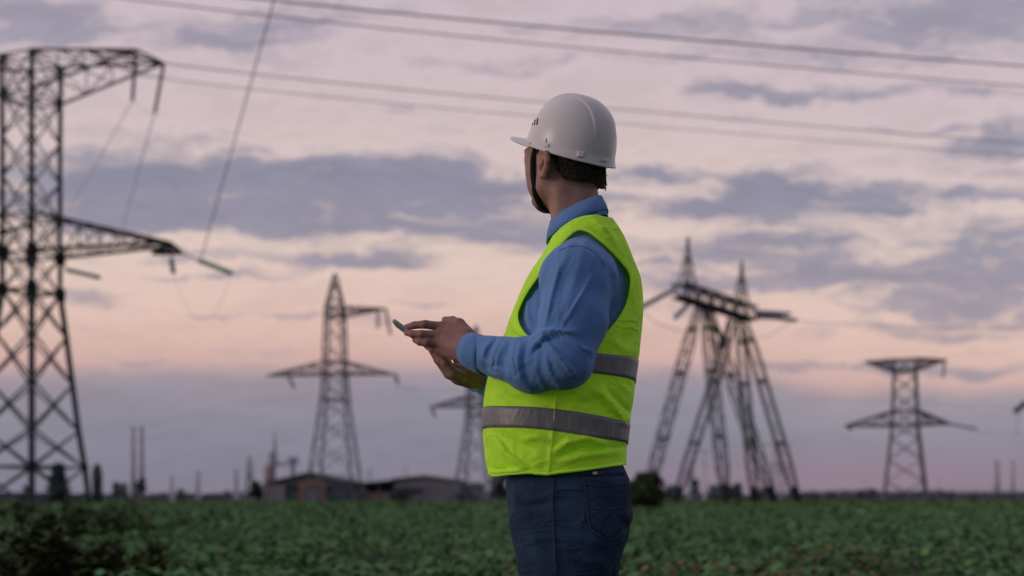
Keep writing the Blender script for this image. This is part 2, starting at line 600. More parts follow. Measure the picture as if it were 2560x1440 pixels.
# thin bright fringe where the cloud begins
fr = nd("ShaderNodeMapRange", interpolation_type='SMOOTHSTEP'); L.new(dens, fr.inputs["Value"])
fr.inputs["From Min"].default_value = -0.25; fr.inputs["From Max"].default_value = 0.25
fx = mth('MULTIPLY_ADD', mth('MULTIPLY', fr.outputs["Result"], mth('SUBTRACT', 1.0, cloud)), 0.10, 0.97)
lit = vmt('SCALE', clear); lit.node.inputs["Scale"].default_value = 1; L.new(fx, lit.node.inputs["Scale"])
L.new(mth('MULTIPLY', cloud, 1.0), mix.inputs["Factor"]); L.new(lit, mix.inputs["A"])
shv = vmt('SCALE', shade); L.new(mth('MULTIPLY_ADD', n2.outputs["Fac"], 0.42, mth('MULTIPLY_ADD', n1.outputs["Fac"], -0.30, 0.95)), shv.node.inputs["Scale"])
L.new(shv, mix.inputs["B"])
# pink afterglow low on the right
pk = vmt('MULTIPLY_ADD', P0, (1.4, 11.0, 0), (-1.25, -0.42, 0))
pf = mth('MULTIPLY', mth('POWER', 0.3, vmt('DOT_PRODUCT', pk, pk)), 0.55)
mix2 = nd("ShaderNodeMix", data_type='RGBA')
L.new(pf, mix2.inputs["Factor"]); L.new(mix.outputs["Result"], mix2.inputs["A"]); mix2.inputs["B"].default_value = lin(152, 120, 140)
# the half of the sky turned away from the sunset (right and behind) is dimmer and bluer
back = mth('MULTIPLY_ADD', sp.outputs["X"], 0.45, mth('MULTIPLY', sp.outputs["Y"], -0.9))
bm = nd("ShaderNodeMapRange", interpolation_type='SMOOTHSTEP'); L.new(back, bm.inputs["Value"])
bm.inputs["From Min"].default_value = -0.55; bm.inputs["From Max"].default_value = 0.75
dim = nd("ShaderNodeMix", data_type='RGBA'); L.new(bm.outputs["Result"], dim.inputs["Factor"])
dim.inputs["A"].default_value = (1, 1, 1, 1); dim.inputs["B"].default_value = (0.44, 0.47, 0.54, 1)
fin = nd("ShaderNodeMix", data_type='RGBA', blend_type='MULTIPLY'); fin.inputs["Factor"].default_value = 1
L.new(mix2.outputs["Result"], fin.inputs["A"]); L.new(dim.outputs["Result"], fin.inputs["B"])
bg = nd("ShaderNodeBackground"); L.new(fin.outputs["Result"], bg.inputs["Color"]); bg.inputs["Strength"].default_value = 0.97
sky = nd("ShaderNodeTexSky", sky_type='NISHITA')
sky.sun_disc = False; sky.sun_elevation = SUN_EL; sky.sun_rotation = SUN_AZ
bg2 = nd("ShaderNodeBackground"); L.new(sky.outputs["Color"], bg2.inputs["Color"]); bg2.inputs["Strength"].default_value = 0.008
ad = nd("ShaderNodeAddShader"); L.new(bg.outputs[0], ad.inputs[0]); L.new(bg2.outputs[0], ad.inputs[1])
ow = nd("ShaderNodeOutputWorld"); L.new(ad.outputs[0], ow.inputs["Surface"])

sun_d = bpy.data.lights.new("sun", 'SUN'); sun_d.energy = 0.9; sun_d.angle = math.radians(25); sun_d.color = (1.0, 0.80, 0.68)
sun = bpy.data.objects.new("sun", sun_d); COL.objects.link(sun)
sd = Vector((math.cos(SUN_EL) * math.sin(SUN_AZ), math.cos(SUN_EL) * math.cos(SUN_AZ), math.sin(SUN_EL)))
sun.rotation_euler = (-sd).to_track_quat('-Z', 'Y').to_euler()
# ------------------------------------------------------------------ ground and crop
M_ground = material("ground_soil", (0.040, 0.072, 0.032), 0.95, noise=0.4, nscale=0.05)
gb = MB()
R_ = 9000
gb.add([(-R_, -200, 0), (R_, -200, 0), (R_, 12000, 0), (-R_, 12000, 0)], [[0, 1, 2, 3]])
tag(gb.build("ground", M_ground), kind='structure')

M_leaf = material("leaf_green", (1, 1, 1), 0.65, tint=True, spec=0.10)
LEAF2 = M_leaf


def leaf_mesh(C, size, tilt, az, rgb, fold=0.25, wr=0.62):
    """Many pointed folded leaves: centres C, sizes, tilts and headings; returns vertices, faces, colours."""
    n = len(C)
    ca, sa = np.cos(az), np.sin(az); ct, st = np.cos(tilt), np.sin(tilt)
    d = np.stack([ca * ct, sa * ct, st], 1)                    # along the leaf
    s = np.stack([-sa, ca, np.zeros(n)], 1)
    nn = np.cross(d, s)
    sz = size[:, None]
    v0 = C - d * sz * 0.5
    v1 = C + s * sz * wr * 0.5 - nn * sz * fold * 0.4 - d * sz * 0.05
    v2 = C + d * sz * 0.5 + nn * sz * -0.12
    v3 = C - s * sz * wr * 0.5 - nn * sz * fold * 0.4 - d * sz * 0.05
    V = np.stack([v0, v1, v2, v3], 1).reshape(-1, 3)
    b = np.arange(n) * 4
    F = np.concatenate([np.stack([b, b + 1, b + 2], 1), np.stack([b, b + 2, b + 3], 1)])
    return V, F, np.repeat(rgb, 4, 0)


def crop_colours(n, x, y):
    base = np.array([0.098, 0.215, 0.076])
    k = rng.lognormal(0, 0.18, n)[:, None]
    c = base * k
    c[:, 0] *= rng.uniform(0.75, 1.3, n); c[:, 2] *= rng.uniform(0.8, 1.25, n)
    # rows and patches of yellowing leaves, mostly near on the right
    patch_ = np.sin(x * 1.3 + 0.7 * np.sin(y * 0.9)) * np.sin(y * 1.1 + x * 0.4)
    pr = np.clip((x + 0.6) / 4.0, 0.05, 1) * np.clip((12.5 - y) / 5, 0, 1) * np.clip(patch_ - 0.2, 0, 1) * 0.75 + 0.006
    yl = rng.random(n) < pr
    c[yl] = np.array([0.22, 0.165, 0.07]) * rng.uniform(0.6, 1.2, yl.sum())[:, None]
    return c


Vs, Fs, Cs = [], [], []
off = 0
for y0, y1, dens, s0, s1 in ((4.0, 9.0, 330, 0.06, 0.12), (9.0, 16.0, 210, 0.07, 0.13), (16, 30, 60, 0.10, 0.19), (30, 70, 14, 0.18, 0.32), (70, 190, 2.4, 0.35, 0.7)):
    wx = lambda y: 0.64 * y + 5.5
    area = (wx(y0) + wx(y1)) * (y1 - y0)
    n = int(area * dens)
    y = np.sqrt(rng.uniform(y0 ** 2, y1 ** 2, n)); x = rng.uniform(-1, 1, n) * wx(y)
    keep = ~((np.abs(x - 0.1) < 0.9) & (y < 4.4))
    x, y = x[keep], y[keep]; n = len(x)
    und = 0.06 * np.sin(x * 2.1 + 1.3 * np.sin(y * 1.7)) + 0.05 * np.sin(y * 2.9 + x) + 0.03 * np.sin(6 * x + 5 * y)
    hgt = 0.33 + und
    z = np.clip(hgt * rng.power(3.0, n) + rng.normal(0, 0.02, n), 0.03, None)
    V, F, C = leaf_mesh(np.stack([x, y, z], 1), rng.uniform(s0, s1, n), rng.normal(0.15, 0.4, n), rng.uniform(0, 6.283, n), crop_colours(n, x, y) * (0.60 + 0.40 * (z / (hgt + 0.02)))[:, None], wr=0.7)  # lower leaves tinted darker: depth shading put into the leaf colour
    Vs.append(V); Fs.append(F + off); Cs.append(C); off += len(V)
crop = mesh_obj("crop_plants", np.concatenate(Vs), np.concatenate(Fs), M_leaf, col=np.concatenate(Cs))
tag(crop, "dense low green crop of broad leaves covering the field", "crop", kind='stuff')


# weeds: taller, looser, darker clumps at the near left and along the field edge
def weed(px, Y, height, width, label, n, seed, dark=1.0):
    r = np.random.default_rng(seed)
    x0 = (px - CX) / FPX * Y
    o = empty("weed_clump", (x0, Y, 0), label, "weeds", "weeds at the left edge of the field")
    C = []
    ns = max(5, min(12, n // 100))
    for i in range(ns):
        a = r.uniform(0, 6.283); rr = width * 0.5 * math.sqrt(r.random())
        bx, by = x0 + rr * math.cos(a), Y + rr * math.sin(a) * 0.8
        h = height * (1 - 0.55 * (rr / (width * 0.5)) ** 2) * r.uniform(0.7, 1.05)
        lx, ly = r.normal(0, 0.12) * h, r.normal(0, 0.12) * h
        sb = MB(); sb.tube([(bx, by, 0), (bx + lx * .4, by + ly * .4, h * .5), (bx + lx, by + ly, h)], [0.008, 0.006, 0.003], 5); sb.build("stem", M_stem, o)
        m = n // ns
        t = r.uniform(0.15, 1.03, m)
        C.append(np.stack([bx + lx * t + r.normal(0, .05 * width ** .5, m), by + ly * t + r.normal(0, .05, m), h * t], 1))
    C = np.concatenate(C); m = len(C)
    zz = C[:, 2] / height
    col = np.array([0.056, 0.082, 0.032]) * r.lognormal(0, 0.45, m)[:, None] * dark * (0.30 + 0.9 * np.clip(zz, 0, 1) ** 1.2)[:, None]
    yl = (r.random(m) < 0.08) & (zz > 0.35)
    col[yl] = np.array([0.10, 0.11, 0.03]) * r.uniform(0.6, 1.1, yl.sum())[:, None]
    V, F, Cc = leaf_mesh(C, r.uniform(0.05, 0.12, m) * (height / 0.6) ** .5, r.normal(0.1, 0.6, m), r.uniform(0, 6.283, m), np.repeat(col, 1, 0))
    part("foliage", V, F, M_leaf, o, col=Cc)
    return o


M_stem = material("weed_stem", (0.05, 0.06, 0.03), 0.9, noise=0.3)
weed(85, 6.2, 0.76, 1.6, "dark leafy weed clump with yellowish tips in the bottom left corner", 4200, 11, 0.9)
weed(285, 7.4, 0.60, 1.1, "lower dark weed clump just right of the bottom left corner", 2600, 12, 0.9)
weed(-10, 11.0, 0.95, 2.4, "tall weed clump behind the bottom left corner at the frame edge", 2400, 13)
weed(190, 14.0, 0.86, 2.6, "broad weed clump under the right leg of the big left pylon", 2000, 14)
weed(60, 24.0, 1.12, 5.2, "weed clump in front of the middle foot of the big left pylon", 3000, 15, 1.6)
weed(330, 20.0, 0.82, 4.2, "faint olive weed clump in the field right of the big left pylon", 1400, 16, 1.1)

# ------------------------------------------------------------------ trees
M_bark = material("bark", (0.05, 0.045, 0.04), 0.95, noise=0.35, nscale=3)


def tree(name, px, Y, base_z, top_py, wpx, label, cat, kind="round", rgb=(0.02, 0.035, 0.028), n=520, seed=0, group="trees along the horizon"):
    n = int(n * 2.4)
    r = np.random.default_rng(seed + 100)
    x0 = (px - CX) / FPX * Y
    H = CAMH + (HOR - top_py) * (1.18 if Y > 100 else 1.0) / FPX * Y
    Wd = wpx / FPX * Y
    o = empty(name, (x0, Y, 0), label, cat, group)
    tr = MB(); th = H * (0.3 if kind != "bush" else 0.25)
    tr.tube([(x0, Y, 0), (x0 + .01 * H, Y, th), (x0, Y, H * .8)], [H * .03, H * .022, H * .006], 7)
    for k in range(6):
        a = r.uniform(0, 6.283); z = H * r.uniform(.25, .65)
        tr.tube([(x0, Y, z), (x0 + math.cos(a) * Wd * .3, Y + math.sin(a) * Wd * .3, z + H * .16)], [H * .012, H * .004], 5)
    tr.build("trunk", M_bark, o)
    if kind == "round" or kind == "bush":
        nb = 30 if kind == 'bush' else 16
        cen = []
        for k in range(nb):
            a = r.uniform(0, 6.283); rr = Wd * .5 * math.sqrt(r.random()) * .72
            zz = r.uniform(.18 if kind == "bush" else .28, .86)
            sh = math.sqrt(max(0.1, 1 - abs(zz - .52) * 1.5))
            cen.append((x0 + rr * sh * math.cos(a), Y + rr * sh * math.sin(a), H * zz, Wd * r.uniform(.17, .27)))
        m = n // nb; C = []; sd_ = []
        for cx, cy, cz, cr in cen:
            p = r.normal(0, 1, (m, 3)); p /= np.linalg.norm(p, axis=1)[:, None]; p *= (r.random(m) ** .4)[:, None]
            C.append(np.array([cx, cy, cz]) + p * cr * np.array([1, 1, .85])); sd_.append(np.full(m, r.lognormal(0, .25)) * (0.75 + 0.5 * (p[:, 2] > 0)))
        C = np.concatenate(C); sh = np.concatenate(sd_)
    elif kind == "cone":
        t = r.random(n) ** .85; a = r.uniform(0, 6.283, n); rr = Wd * .5 * (1 - t ** 1.6 * .72) * (.35 + .65 * r.random(n) ** .5) * (0.8 + .25 * np.sin(t * 40))
        C = np.stack([x0 + rr * np.cos(a), Y + rr * np.sin(a), H * (.08 + .92 * t)], 1); sh = r.lognormal(0, .3, n)
    else:   # column
        t = r.random(n); a = r.uniform(0, 6.283, n); rr = Wd * .5 * np.sqrt(np.clip(1 - (2 * t - .95) ** 4, .03, 1)) * (.3 + .7 * r.random(n) ** .5)
        C = np.stack([x0 + rr * np.cos(a), Y + rr * np.sin(a), H * (.05 + .95 * t)], 1); sh = r.lognormal(0, .3, n)
    m = len(C)
    C[:, 2] = np.minimum(C[:, 2], H)
    col = np.array(rgb) * sh[:, None]
    V, F, Cc = leaf_mesh(C, r.uniform(.07, .15, m) * min(H, Wd * 1.4) + .02 * H, r.normal(0, .7, m), r.uniform(0, 6.283, m), col)
    part("crown", V, F, M_leaf, o, col=Cc)
    return o


HAZED_LEAF = (0.155, 0.195, 0.205)  # leaf tone lightened and blued, distance haze put into the colour
HAZED_LEAF2 = (0.17, 0.195, 0.22)  # paler leaf tone, also with haze in the colour
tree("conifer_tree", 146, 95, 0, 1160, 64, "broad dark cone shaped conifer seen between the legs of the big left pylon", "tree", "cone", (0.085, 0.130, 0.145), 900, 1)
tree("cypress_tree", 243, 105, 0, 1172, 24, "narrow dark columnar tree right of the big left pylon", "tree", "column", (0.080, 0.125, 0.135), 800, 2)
tree("deciduous_tree", 62, 120, 0, 1212, 26, "small pointed tree left of the conifer behind the big left pylon", "tree", "round", HAZED_LEAF, 400, 3)
tree("deciduous_tree", 293, 180, 0, 1204, 30, "round tree left of the twin chimneys, paler one of the pair", "tree", "round", HAZED_LEAF2, 480, 4)
tree("deciduous_tree", 312, 170, 0, 1207, 22, "small darker tree at the foot of the left twin chimney", "tree", "round", HAZED_LEAF, 420, 5)
tree("deciduous_tree", 352, 200, 0, 1200, 34, "bushy tree at the foot of the right twin chimney", "tree", "round", HAZED_LEAF, 480, 6)
tree("shrub", 453, 150, 0, 1222, 22, "lone small dark shrub in the gap left of the factory", "shrub", "bush", HAZED_LEAF, 320, 7)
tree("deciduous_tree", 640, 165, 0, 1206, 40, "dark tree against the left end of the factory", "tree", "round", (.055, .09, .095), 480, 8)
tree("deciduous_tree", 903, 158, 0, 1222, 30, "small dark tree before the dark opening of the long grey shed", "tree", "bush", HAZED_LEAF, 380, 9)
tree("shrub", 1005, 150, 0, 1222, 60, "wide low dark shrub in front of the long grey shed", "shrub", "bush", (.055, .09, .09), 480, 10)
tree("shrub", 1147, 148, 0, 1228, 40, "low shrub at the right end of the long grey shed", "shrub", "bush", HAZED_LEAF, 380, 11)
tree("deciduous_tree", 1250, 150, 0, 1190, 60, "dark tree right of the half hidden pylon, beside the man's vest", "tree", "round", HAZED_LEAF, 520, 12)
tree("round_bush", 1616, 52, 0, 1181, 104, "large dark round bush beside the man's jeans", "bush", "bush", (0.065, 0.090, 0.050), 2600, 13)
for k, (px, top, wd, lab, c) in enumerate((
        (1676, 1212, 50, "bluish tree between the round bush and the second leg of the six legged pylon", HAZED_LEAF),
        (1737, 1196, 28, "taller narrow tree between the first legs of the six legged pylon", HAZED_LEAF),
        (1790, 1214, 60, "bushy tree behind the middle left foot of the six legged pylon", HAZED_LEAF),
        (1838, 1208, 44, "pale bushy tree between the middle feet of the six legged pylon", HAZED_LEAF2),
        (1905, 1222, 60, "low tree behind the crossing legs of the six legged pylon", HAZED_LEAF),
        (1965, 1238, 50, "low tree near the right foot of the six legged pylon", HAZED_LEAF),
        (2030, 1236, 24, "tiny pointed tree just right of the six legged pylon", HAZED_LEAF2))):
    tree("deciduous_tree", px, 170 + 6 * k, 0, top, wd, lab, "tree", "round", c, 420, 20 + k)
for k, (px, top, wd, lab, c) in enumerate((
        (2112, 1238, 44, "low dark tree left of the two pointed trees at the right pylon", HAZED_LEAF),
        (2150, 1226, 26, "left one of two pointed trees left of the right pylon", HAZED_LEAF),
        (2178, 1222, 28, "right one of two pointed trees left of the right pylon", HAZED_LEAF),
        (2222, 1232, 50, "bush at the left foot of the right pylon", HAZED_LEAF),
        (2300, 1230, 52, "bush at the right foot of the right pylon", HAZED_LEAF),
        (2400, 1238, 60, "low dark tree between the right pylon and the far masts", HAZED_LEAF),
        (2430, 1230, 60, "tallest bushy tree left of the far pair of chimneys", HAZED_LEAF),
        (2475, 1238, 46, "low tree at the foot of the thicker far chimney", HAZED_LEAF),
        (2518, 1238, 40, "low tree between the far pair of chimneys", HAZED_LEAF),
        (2556, 1240, 44, "low tree at the right edge of the frame", HAZED_LEAF))):
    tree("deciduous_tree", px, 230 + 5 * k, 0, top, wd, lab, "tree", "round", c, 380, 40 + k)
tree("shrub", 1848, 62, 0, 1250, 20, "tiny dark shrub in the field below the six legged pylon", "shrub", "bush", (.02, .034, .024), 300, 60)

# the low far-off wood that closes the field, its leaf colour paled for haze
Vs, Fs, Cs = [], [], []; off = 0
n = 42000
x = rng.uniform(-330, 420, n); y = rng.uniform(420, 470, n)
hh = 1.1 + 1.1 * np.abs(np.sin(x * .021 + 1)) + 1.2 * np.abs(np.sin(x * .083)) + .8 * np.abs(np.sin(x * .31)) + np.where(x > 140, 1.0, 0)
z = hh * rng.random(n)
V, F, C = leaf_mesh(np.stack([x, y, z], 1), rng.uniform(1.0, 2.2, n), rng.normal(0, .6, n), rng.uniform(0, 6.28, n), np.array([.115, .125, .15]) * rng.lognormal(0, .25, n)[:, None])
tag(mesh_obj("far_treeline", V, F, M_leaf, col=C), "low hazy far-off treeline along the horizon", "treeline", kind='stuff')

# ------------------------------------------------------------------ factory and chimneys
def wall_mat(name, rgb, **k): return material(name, rgb, 0.85, noise=0.18, nscale=0.6, **k)


M_teal = wall_mat("painted_metal_teal", (0.075, 0.115, 0.13))
M_greywall = wall_mat("grey_wall", (0.25, 0.235, 0.275))
M_greyroof = wall_mat("grey_roof", (0.26, 0.245, 0.285))
M_brownroof = wall_mat("brown_roof", (0.17, 0.15, 0.165))
M_rust = wall_mat("rust_frame", (0.28, 0.15, 0.14))
M_dark = wall_mat("opening_shade", (0.045, 0.05, 0.065))
M_salmon = wall_mat("salmon_plaster", (0.45, 0.32, 0.30))
M_tan = wall_mat("tan_concrete", (0.40, 0.34, 0.345))
M_haze = wall_mat("haze_tinted_concrete", (0.62, 0.60, 0.68))  # pale lilac base colour carries the haze of distance
M_hazed = wall_mat("haze_tinted_steel", (0.42, 0.42, 0.50))  # steel colour lifted to carry the haze of distance
M_window = material("window_glass", (0.03, 0.035, 0.05), 0.2)


def slab(mb, px0, py0, px1, py1, Y, th=.4):
    """An upright slab facing the field."""
    a, b = G(px0, py0, Y), G(px1, py1, Y)
    return mb.box(((a[0] + b[0]) / 2, Y + th / 2, (a[2] + b[2]) / 2), abs(b[0] - a[0]), th, abs(b[2] - a[2]))


def gable(mb, pts, Y0_, Y1_):
    """Prism with the outline pts (frame px at Y0_) running from Y0_ back to Y1_."""
    A = [G(p[0], p[1], Y0_) for p in pts]; n = len(A)
    B = [a + np.array([0, Y1_ - Y0_, 0]) for a in A]
    mb.add(A + B, [list(range(n)), [n + k for k in range(n)][::-1]] + [[k, (k + 1) % n, n + (k + 1) % n, n + k] for k in range(n)])


GB = 1258   # a line just under the visible foot of far walls (z about 0)
YS = 170.0
base = (755 - CX) / FPX * YS
f1 = empty("factory_hall", (base, YS, 0), "dark teal gabled factory hall with rust framed gate behind the central pylon", "factory")
m = MB(); gable(m, [(664, GB), (664, 1211), (705, 1200), (772, 1185), (850, 1204), (850, GB)], YS, YS + 26); m.build("wall", M_teal, f1)
m = MB()
for (ax, ay, bx, by) in ((658, 1211, 705, 1199), (705, 1199, 772, 1183.5), (772, 1183.5, 856, 1204)):
    a, b = G(ax, ay, YS - .6), G(bx, by, YS - .6)
    for k in (0,):
        q = np.array([0, 27.5, 0]); t = np.array([0, 0, .35])
        m.add([a, b, b + q, a + q, a + t, b + t, b + q + t, a + q + t], [[0, 3, 2, 1], [4, 5, 6, 7], [0, 1, 5, 4], [1, 2, 6, 5], [2, 3, 7, 6], [3, 0, 4, 7]])
m.build("roof", M_brownroof, f1)
m = MB(); slab(m, 668, 1213, 712, GB, YS - .35, .3); m.build("wall_panel", M_greywall, f1)
g = MB(); slab(g, 747, 1205, 766, GB, YS - .5, .4); slab(g, 798, 1205, 815, GB, YS - .5, .4); slab(g, 766.3, 1201, 797.7, 1217, YS - .5, .4); g.build("gate_frame", M_rust, f1)
g = MB(); slab(g, 768, 1221, 796, GB, YS - .3, .25); g.build("gate", M_greyroof, f1)
for k, (a, b) in enumerate(((720, 742), (822, 845))):
    g = MB(); slab(g, a, 1214, b, 1226, YS - .2, .15); g.build("window", M_window, f1)

Y2 = 182.0
base = (1040 - CX) / FPX * Y2
f2 = empty("long_shed", (base, Y2, 0), "long low grey shed with shallow roof right of the central pylon", "shed")
m = MB(); gable(m, [(985, GB), (985, 1199), (1062, 1192), (1150, 1203), (1150, GB)], Y2, Y2 + 40); m.build("wall", M_greywall, f2)
m = MB()
for (ax, ay, bx, by) in ((980, 1199, 1062, 1190.5), (1062, 1190.5, 1156, 1203.5), (868, 1214, 980, 1202)):
    a, b = G(ax, ay, Y2 - .8), G(bx, by, Y2 - .8); q = np.array([0, 41.0, 0]); t = np.array([0, 0, .3])
    m.add([a, b, b + q, a + q, a + t, b + t, b + q + t, a + q + t], [[0, 3, 2, 1], [4, 5, 6, 7], [0, 1, 5, 4], [1, 2, 6, 5], [2, 3, 7, 6], [3, 0, 4, 7]])
m.build("roof", M_greyroof, f2)
m = MB(); slab(m, 872, 1213, 982, GB, Y2 + 3, 20); m.build("lean_to", M_dark, f2)  # solid block, dark colour stands for the shade inside the opening
m = MB(); slab(m, 870, 1231, 975, GB, Y2 + 1, 1.0); m.build("low_wall", M_salmon, f2)
for px in (878, 912, 946): 
    m = MB(); slab(m, px, 1211, px + 4, 1230.6, Y2 + 1.2, .5); m.build("post", M_salmon, f2)
m = MB(); slab(m, 1020, 1222, 1056, 1232, Y2 - .3, .25); m.build("window", M_window, f2)
f3 = empty("annex_building", ((1180 - CX) / FPX * 188, 188, 0), "small flat grey annex at the right end of the long shed, beside the man", "building")
m = MB(); slab(m, 1152, 1210, 1208, GB, 188, 14); m.build("wall", M_greywall, f3)
m = MB(); slab(m, 1150, 1208, 1210, 1209.6, 187.5, 15); m.build("roof", M_greyroof, f3)
m = MB(); slab(m, 1165, 1218, 1177, 1228, 187.8, .15); m.build("window", M_window, f3)

Y3 = 190.0
s1 = empty("grain_silo", ((676 - CX) / FPX * Y3, Y3, 0), "pale concrete silo tower with a thin dark spire left of the factory hall", "silo")
c = G(674, GB, Y3); r3 = 15 / FPX * Y3; hz = lambda py, Y: CAMH + (HOR - py) / FPX * Y
m = MB(); m.lathe((c[0], Y3, 0), [(r3, 0), (r3, hz(1165, Y3)), (r3 * .95, hz(1162, Y3))], 20); m.build("tower", M_tan, s1, True)
m = MB(); m.lathe((c[0] + .3, Y3, hz(1162, Y3)), [(r3 * .9, 0), (r3 * .5, 1.9), (r3 * .18, 3.0)], 14); m.build("roof", M_hazed, s1)
m = MB(); m.tube([(G(687, 1165, Y3)[0], Y3, hz(1166, Y3)), (G(687, 0, Y3)[0], Y3, hz(1078, Y3))], [.62, .12], 8); m.build("spire", M_hazed, s1)
m = MB(); a = G(688, 1162, Y3); b = G(724, 1158, Y3); m.bar(a + [0, .2, 0], b + [0, .2, 0], .55); m.build("conveyor", M_hazed, s1)
s2 = empty("elevator_tower", ((732 - CX) / FPX * 192, 192, 0), "small square headed elevator tower joined to the silo by a conveyor", "tower")
m = MB(); slab(m, 727, 1160, 735, GB, 192, .8); m.build("shaft", M_hazed, s2)
m = MB(); slab(m, 721, 1143, 741, 1159, 191.5, 2.0); m.build("head_house", M_hazed, s2)

M_ch1 = material("chimney_concrete_hazed", (0.48, 0.46, 0.54), 0.9, noise=.12, nscale=.2)  # shaft colour brightened, far haze included in the tone
M_ch2 = material("chimney_band_hazed", (0.44, 0.37, 0.44), 0.9)  # band colour brightened for far haze too
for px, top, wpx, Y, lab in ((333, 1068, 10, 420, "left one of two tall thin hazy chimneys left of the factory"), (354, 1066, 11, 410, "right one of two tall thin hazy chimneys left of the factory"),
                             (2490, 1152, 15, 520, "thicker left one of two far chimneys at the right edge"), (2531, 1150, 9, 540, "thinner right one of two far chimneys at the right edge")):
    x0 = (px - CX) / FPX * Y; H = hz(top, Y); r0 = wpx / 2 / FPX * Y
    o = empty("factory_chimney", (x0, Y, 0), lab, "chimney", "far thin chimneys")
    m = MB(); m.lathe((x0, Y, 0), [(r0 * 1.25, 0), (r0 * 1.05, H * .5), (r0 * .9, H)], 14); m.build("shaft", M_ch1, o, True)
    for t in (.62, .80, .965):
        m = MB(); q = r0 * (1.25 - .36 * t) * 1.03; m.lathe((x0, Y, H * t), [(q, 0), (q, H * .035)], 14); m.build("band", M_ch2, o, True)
# ------------------------------------------------------------------ lattice pylons
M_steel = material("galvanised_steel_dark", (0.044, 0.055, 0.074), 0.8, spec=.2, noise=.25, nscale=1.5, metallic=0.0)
M_steel2 = material("galvanised_steel_mid_hazed", (0.150, 0.155, 0.195), 0.8, spec=.2, noise=.2, nscale=1.0)  # lighter, bluer steel: aerial haze put into the base colour
M_steel3 = material("galvanised_steel_far_hazed", (0.23, 0.24, 0.30), 0.8, noise=.2, nscale=.6)  # palest steel, most aerial haze in the base colour
M_plate = material("joint_plate", (0.016, 0.016, 0.020), 0.8)
M_glassins = material("insulator_glass", (0.24, 0.44, 0.44), 0.3)
M_wire = material("conductor", (0.15, 0.145, 0.17), 0.7)
M_wire_thin = material("thin_conductor", (0.24, 0.23, 0.25), 0.8)


def lerp(a, b, t): return np.asarray(a, float) * (1 - t) + np.asarray(b, float) * t


def xface(mb, a0, b0, a1, b1, w, sub=True):
    """X bracing between two leg segments a0-a1 and b0-b1 with small ties."""
    mb.bar(a0, b1, w); mb.bar(b0, a1, w)


def corners(c, z, r, ang, asp=1.0):
    """Four mast corners around c at height z; r half diagonal, ang heading of the first corner."""
    return [np.array([c[0] + r * math.cos(ang + k * math.pi / 2), c[1] + r * math.sin(ang + k * math.pi / 2) * asp, z]) for k in range(4)]


def mast(root, c, rows, ang, wl, wb, mat, horiz=(), legname="leg", brname="bracing", plate=()):
    """rows: (z, half diagonal). One mesh per leg, one for the bracing."""
    cs = [corners(c, z, r, ang) for z, r in rows]
    for k in range(4):
        m = MB()
        for i in range(len(cs) - 1): m.bar(cs[i][k], cs[i + 1][k], wl)
        m.build(legname, mat, root)
    m = MB(); h = MB()
    for i in range(len(cs) - 1):
        for k in range(4):
            a0, b0, a1, b1 = cs[i][k], cs[i][(k + 1) % 4], cs[i + 1][k], cs[i + 1][(k + 1) % 4]
            xface(m, a0, b0, a1, b1, wb)
    for i in horiz:
        for k in range(4): m.bar(cs[i][k], cs[i][(k + 1) % 4], wb * 1.25)
        m.bar(cs[i][0], cs[i][2], wb); m.bar(cs[i][1], cs[i][3], wb)
    m.build(brname, mat, root)
    if plate:
        for i, s in plate:
            for k in range(4): MB().box(cs[i][k], s, s, s * 1.1, ang).build("joint_plate", M_plate, root)
    return cs


def truss_arm(root, lo0, lo1, up0, up1, tip, n, w, wb, mat, name="crossarm", tips=None):
    """Arm from two lower and two upper root points, drawn together at its tip (or at two tips)."""
    m = MB(); t0, t1 = (tip, tip) if tips is None else tips
    P = lambda a, b, t: lerp(a, b, t)
    for a, b in ((lo0, t0), (lo1, t1), (up0, t0), (up1, t1)): m.bar(a, b, w)
    for i in range(n + 1):
        t, t2 = i / (n + 1), (i + 1) / (n + 1)
        A, B, C, D = P(lo0, t0, t), P(lo1, t1, t), P(up0, t0, t), P(up1, t1, t)
        A2, B2, C2, D2 = P(lo0, t0, t2), P(lo1, t1, t2), P(up0, t0, t2), P(up1, t1, t2)
        if i: m.bar(A, C, wb); m.bar(B, D, wb)
        m.bar(A, B, wb)
        m.bar(C, A2, wb) if i % 2 else m.bar(A, C2, wb)
        m.bar(D, B2, wb) if i % 2 else m.bar(B, D2, wb)
        m.bar(A, B2, wb); m.bar(C, D, wb)
    m.build(name, mat, root)


def insulator(root, a, b, r, mat, name="insulator_string", n=14):
    """A string of glass discs from a to b."""
    a, b = np.array(a, float), np.array(b, float); L = np.linalg.norm(b - a); m = MB(); prof = []
    for k in range(n):
        h = L * k / n; s = L / n
        prof += [(r * .35, h), (r, h + s * .35), (r * .95, h + s * .55), (r * .4, h + s * .9)]
    m.lathe(a, prof, 10, b - a); return m.build(name, mat, root, True)


def wire(name, pts, r, mat, label, group="overhead power lines", cat="power line", n=40, ext=(0, 1)):
    """A cable through three points, each with its own distance: a parabola in the air."""
    p0, p1, p2 = [np.array(p, float) for p in pts]
    c = 2 * p1 - (p0 + p2) / 2
    q = [(1 - t) ** 2 * p0 + 2 * t * (1 - t) * c + t * t * p2 for t in np.linspace(ext[0], ext[1], n)]
    o = MB().tube(q, r * .66, 6).build(name, mat); tag(o, label, cat, group); return o


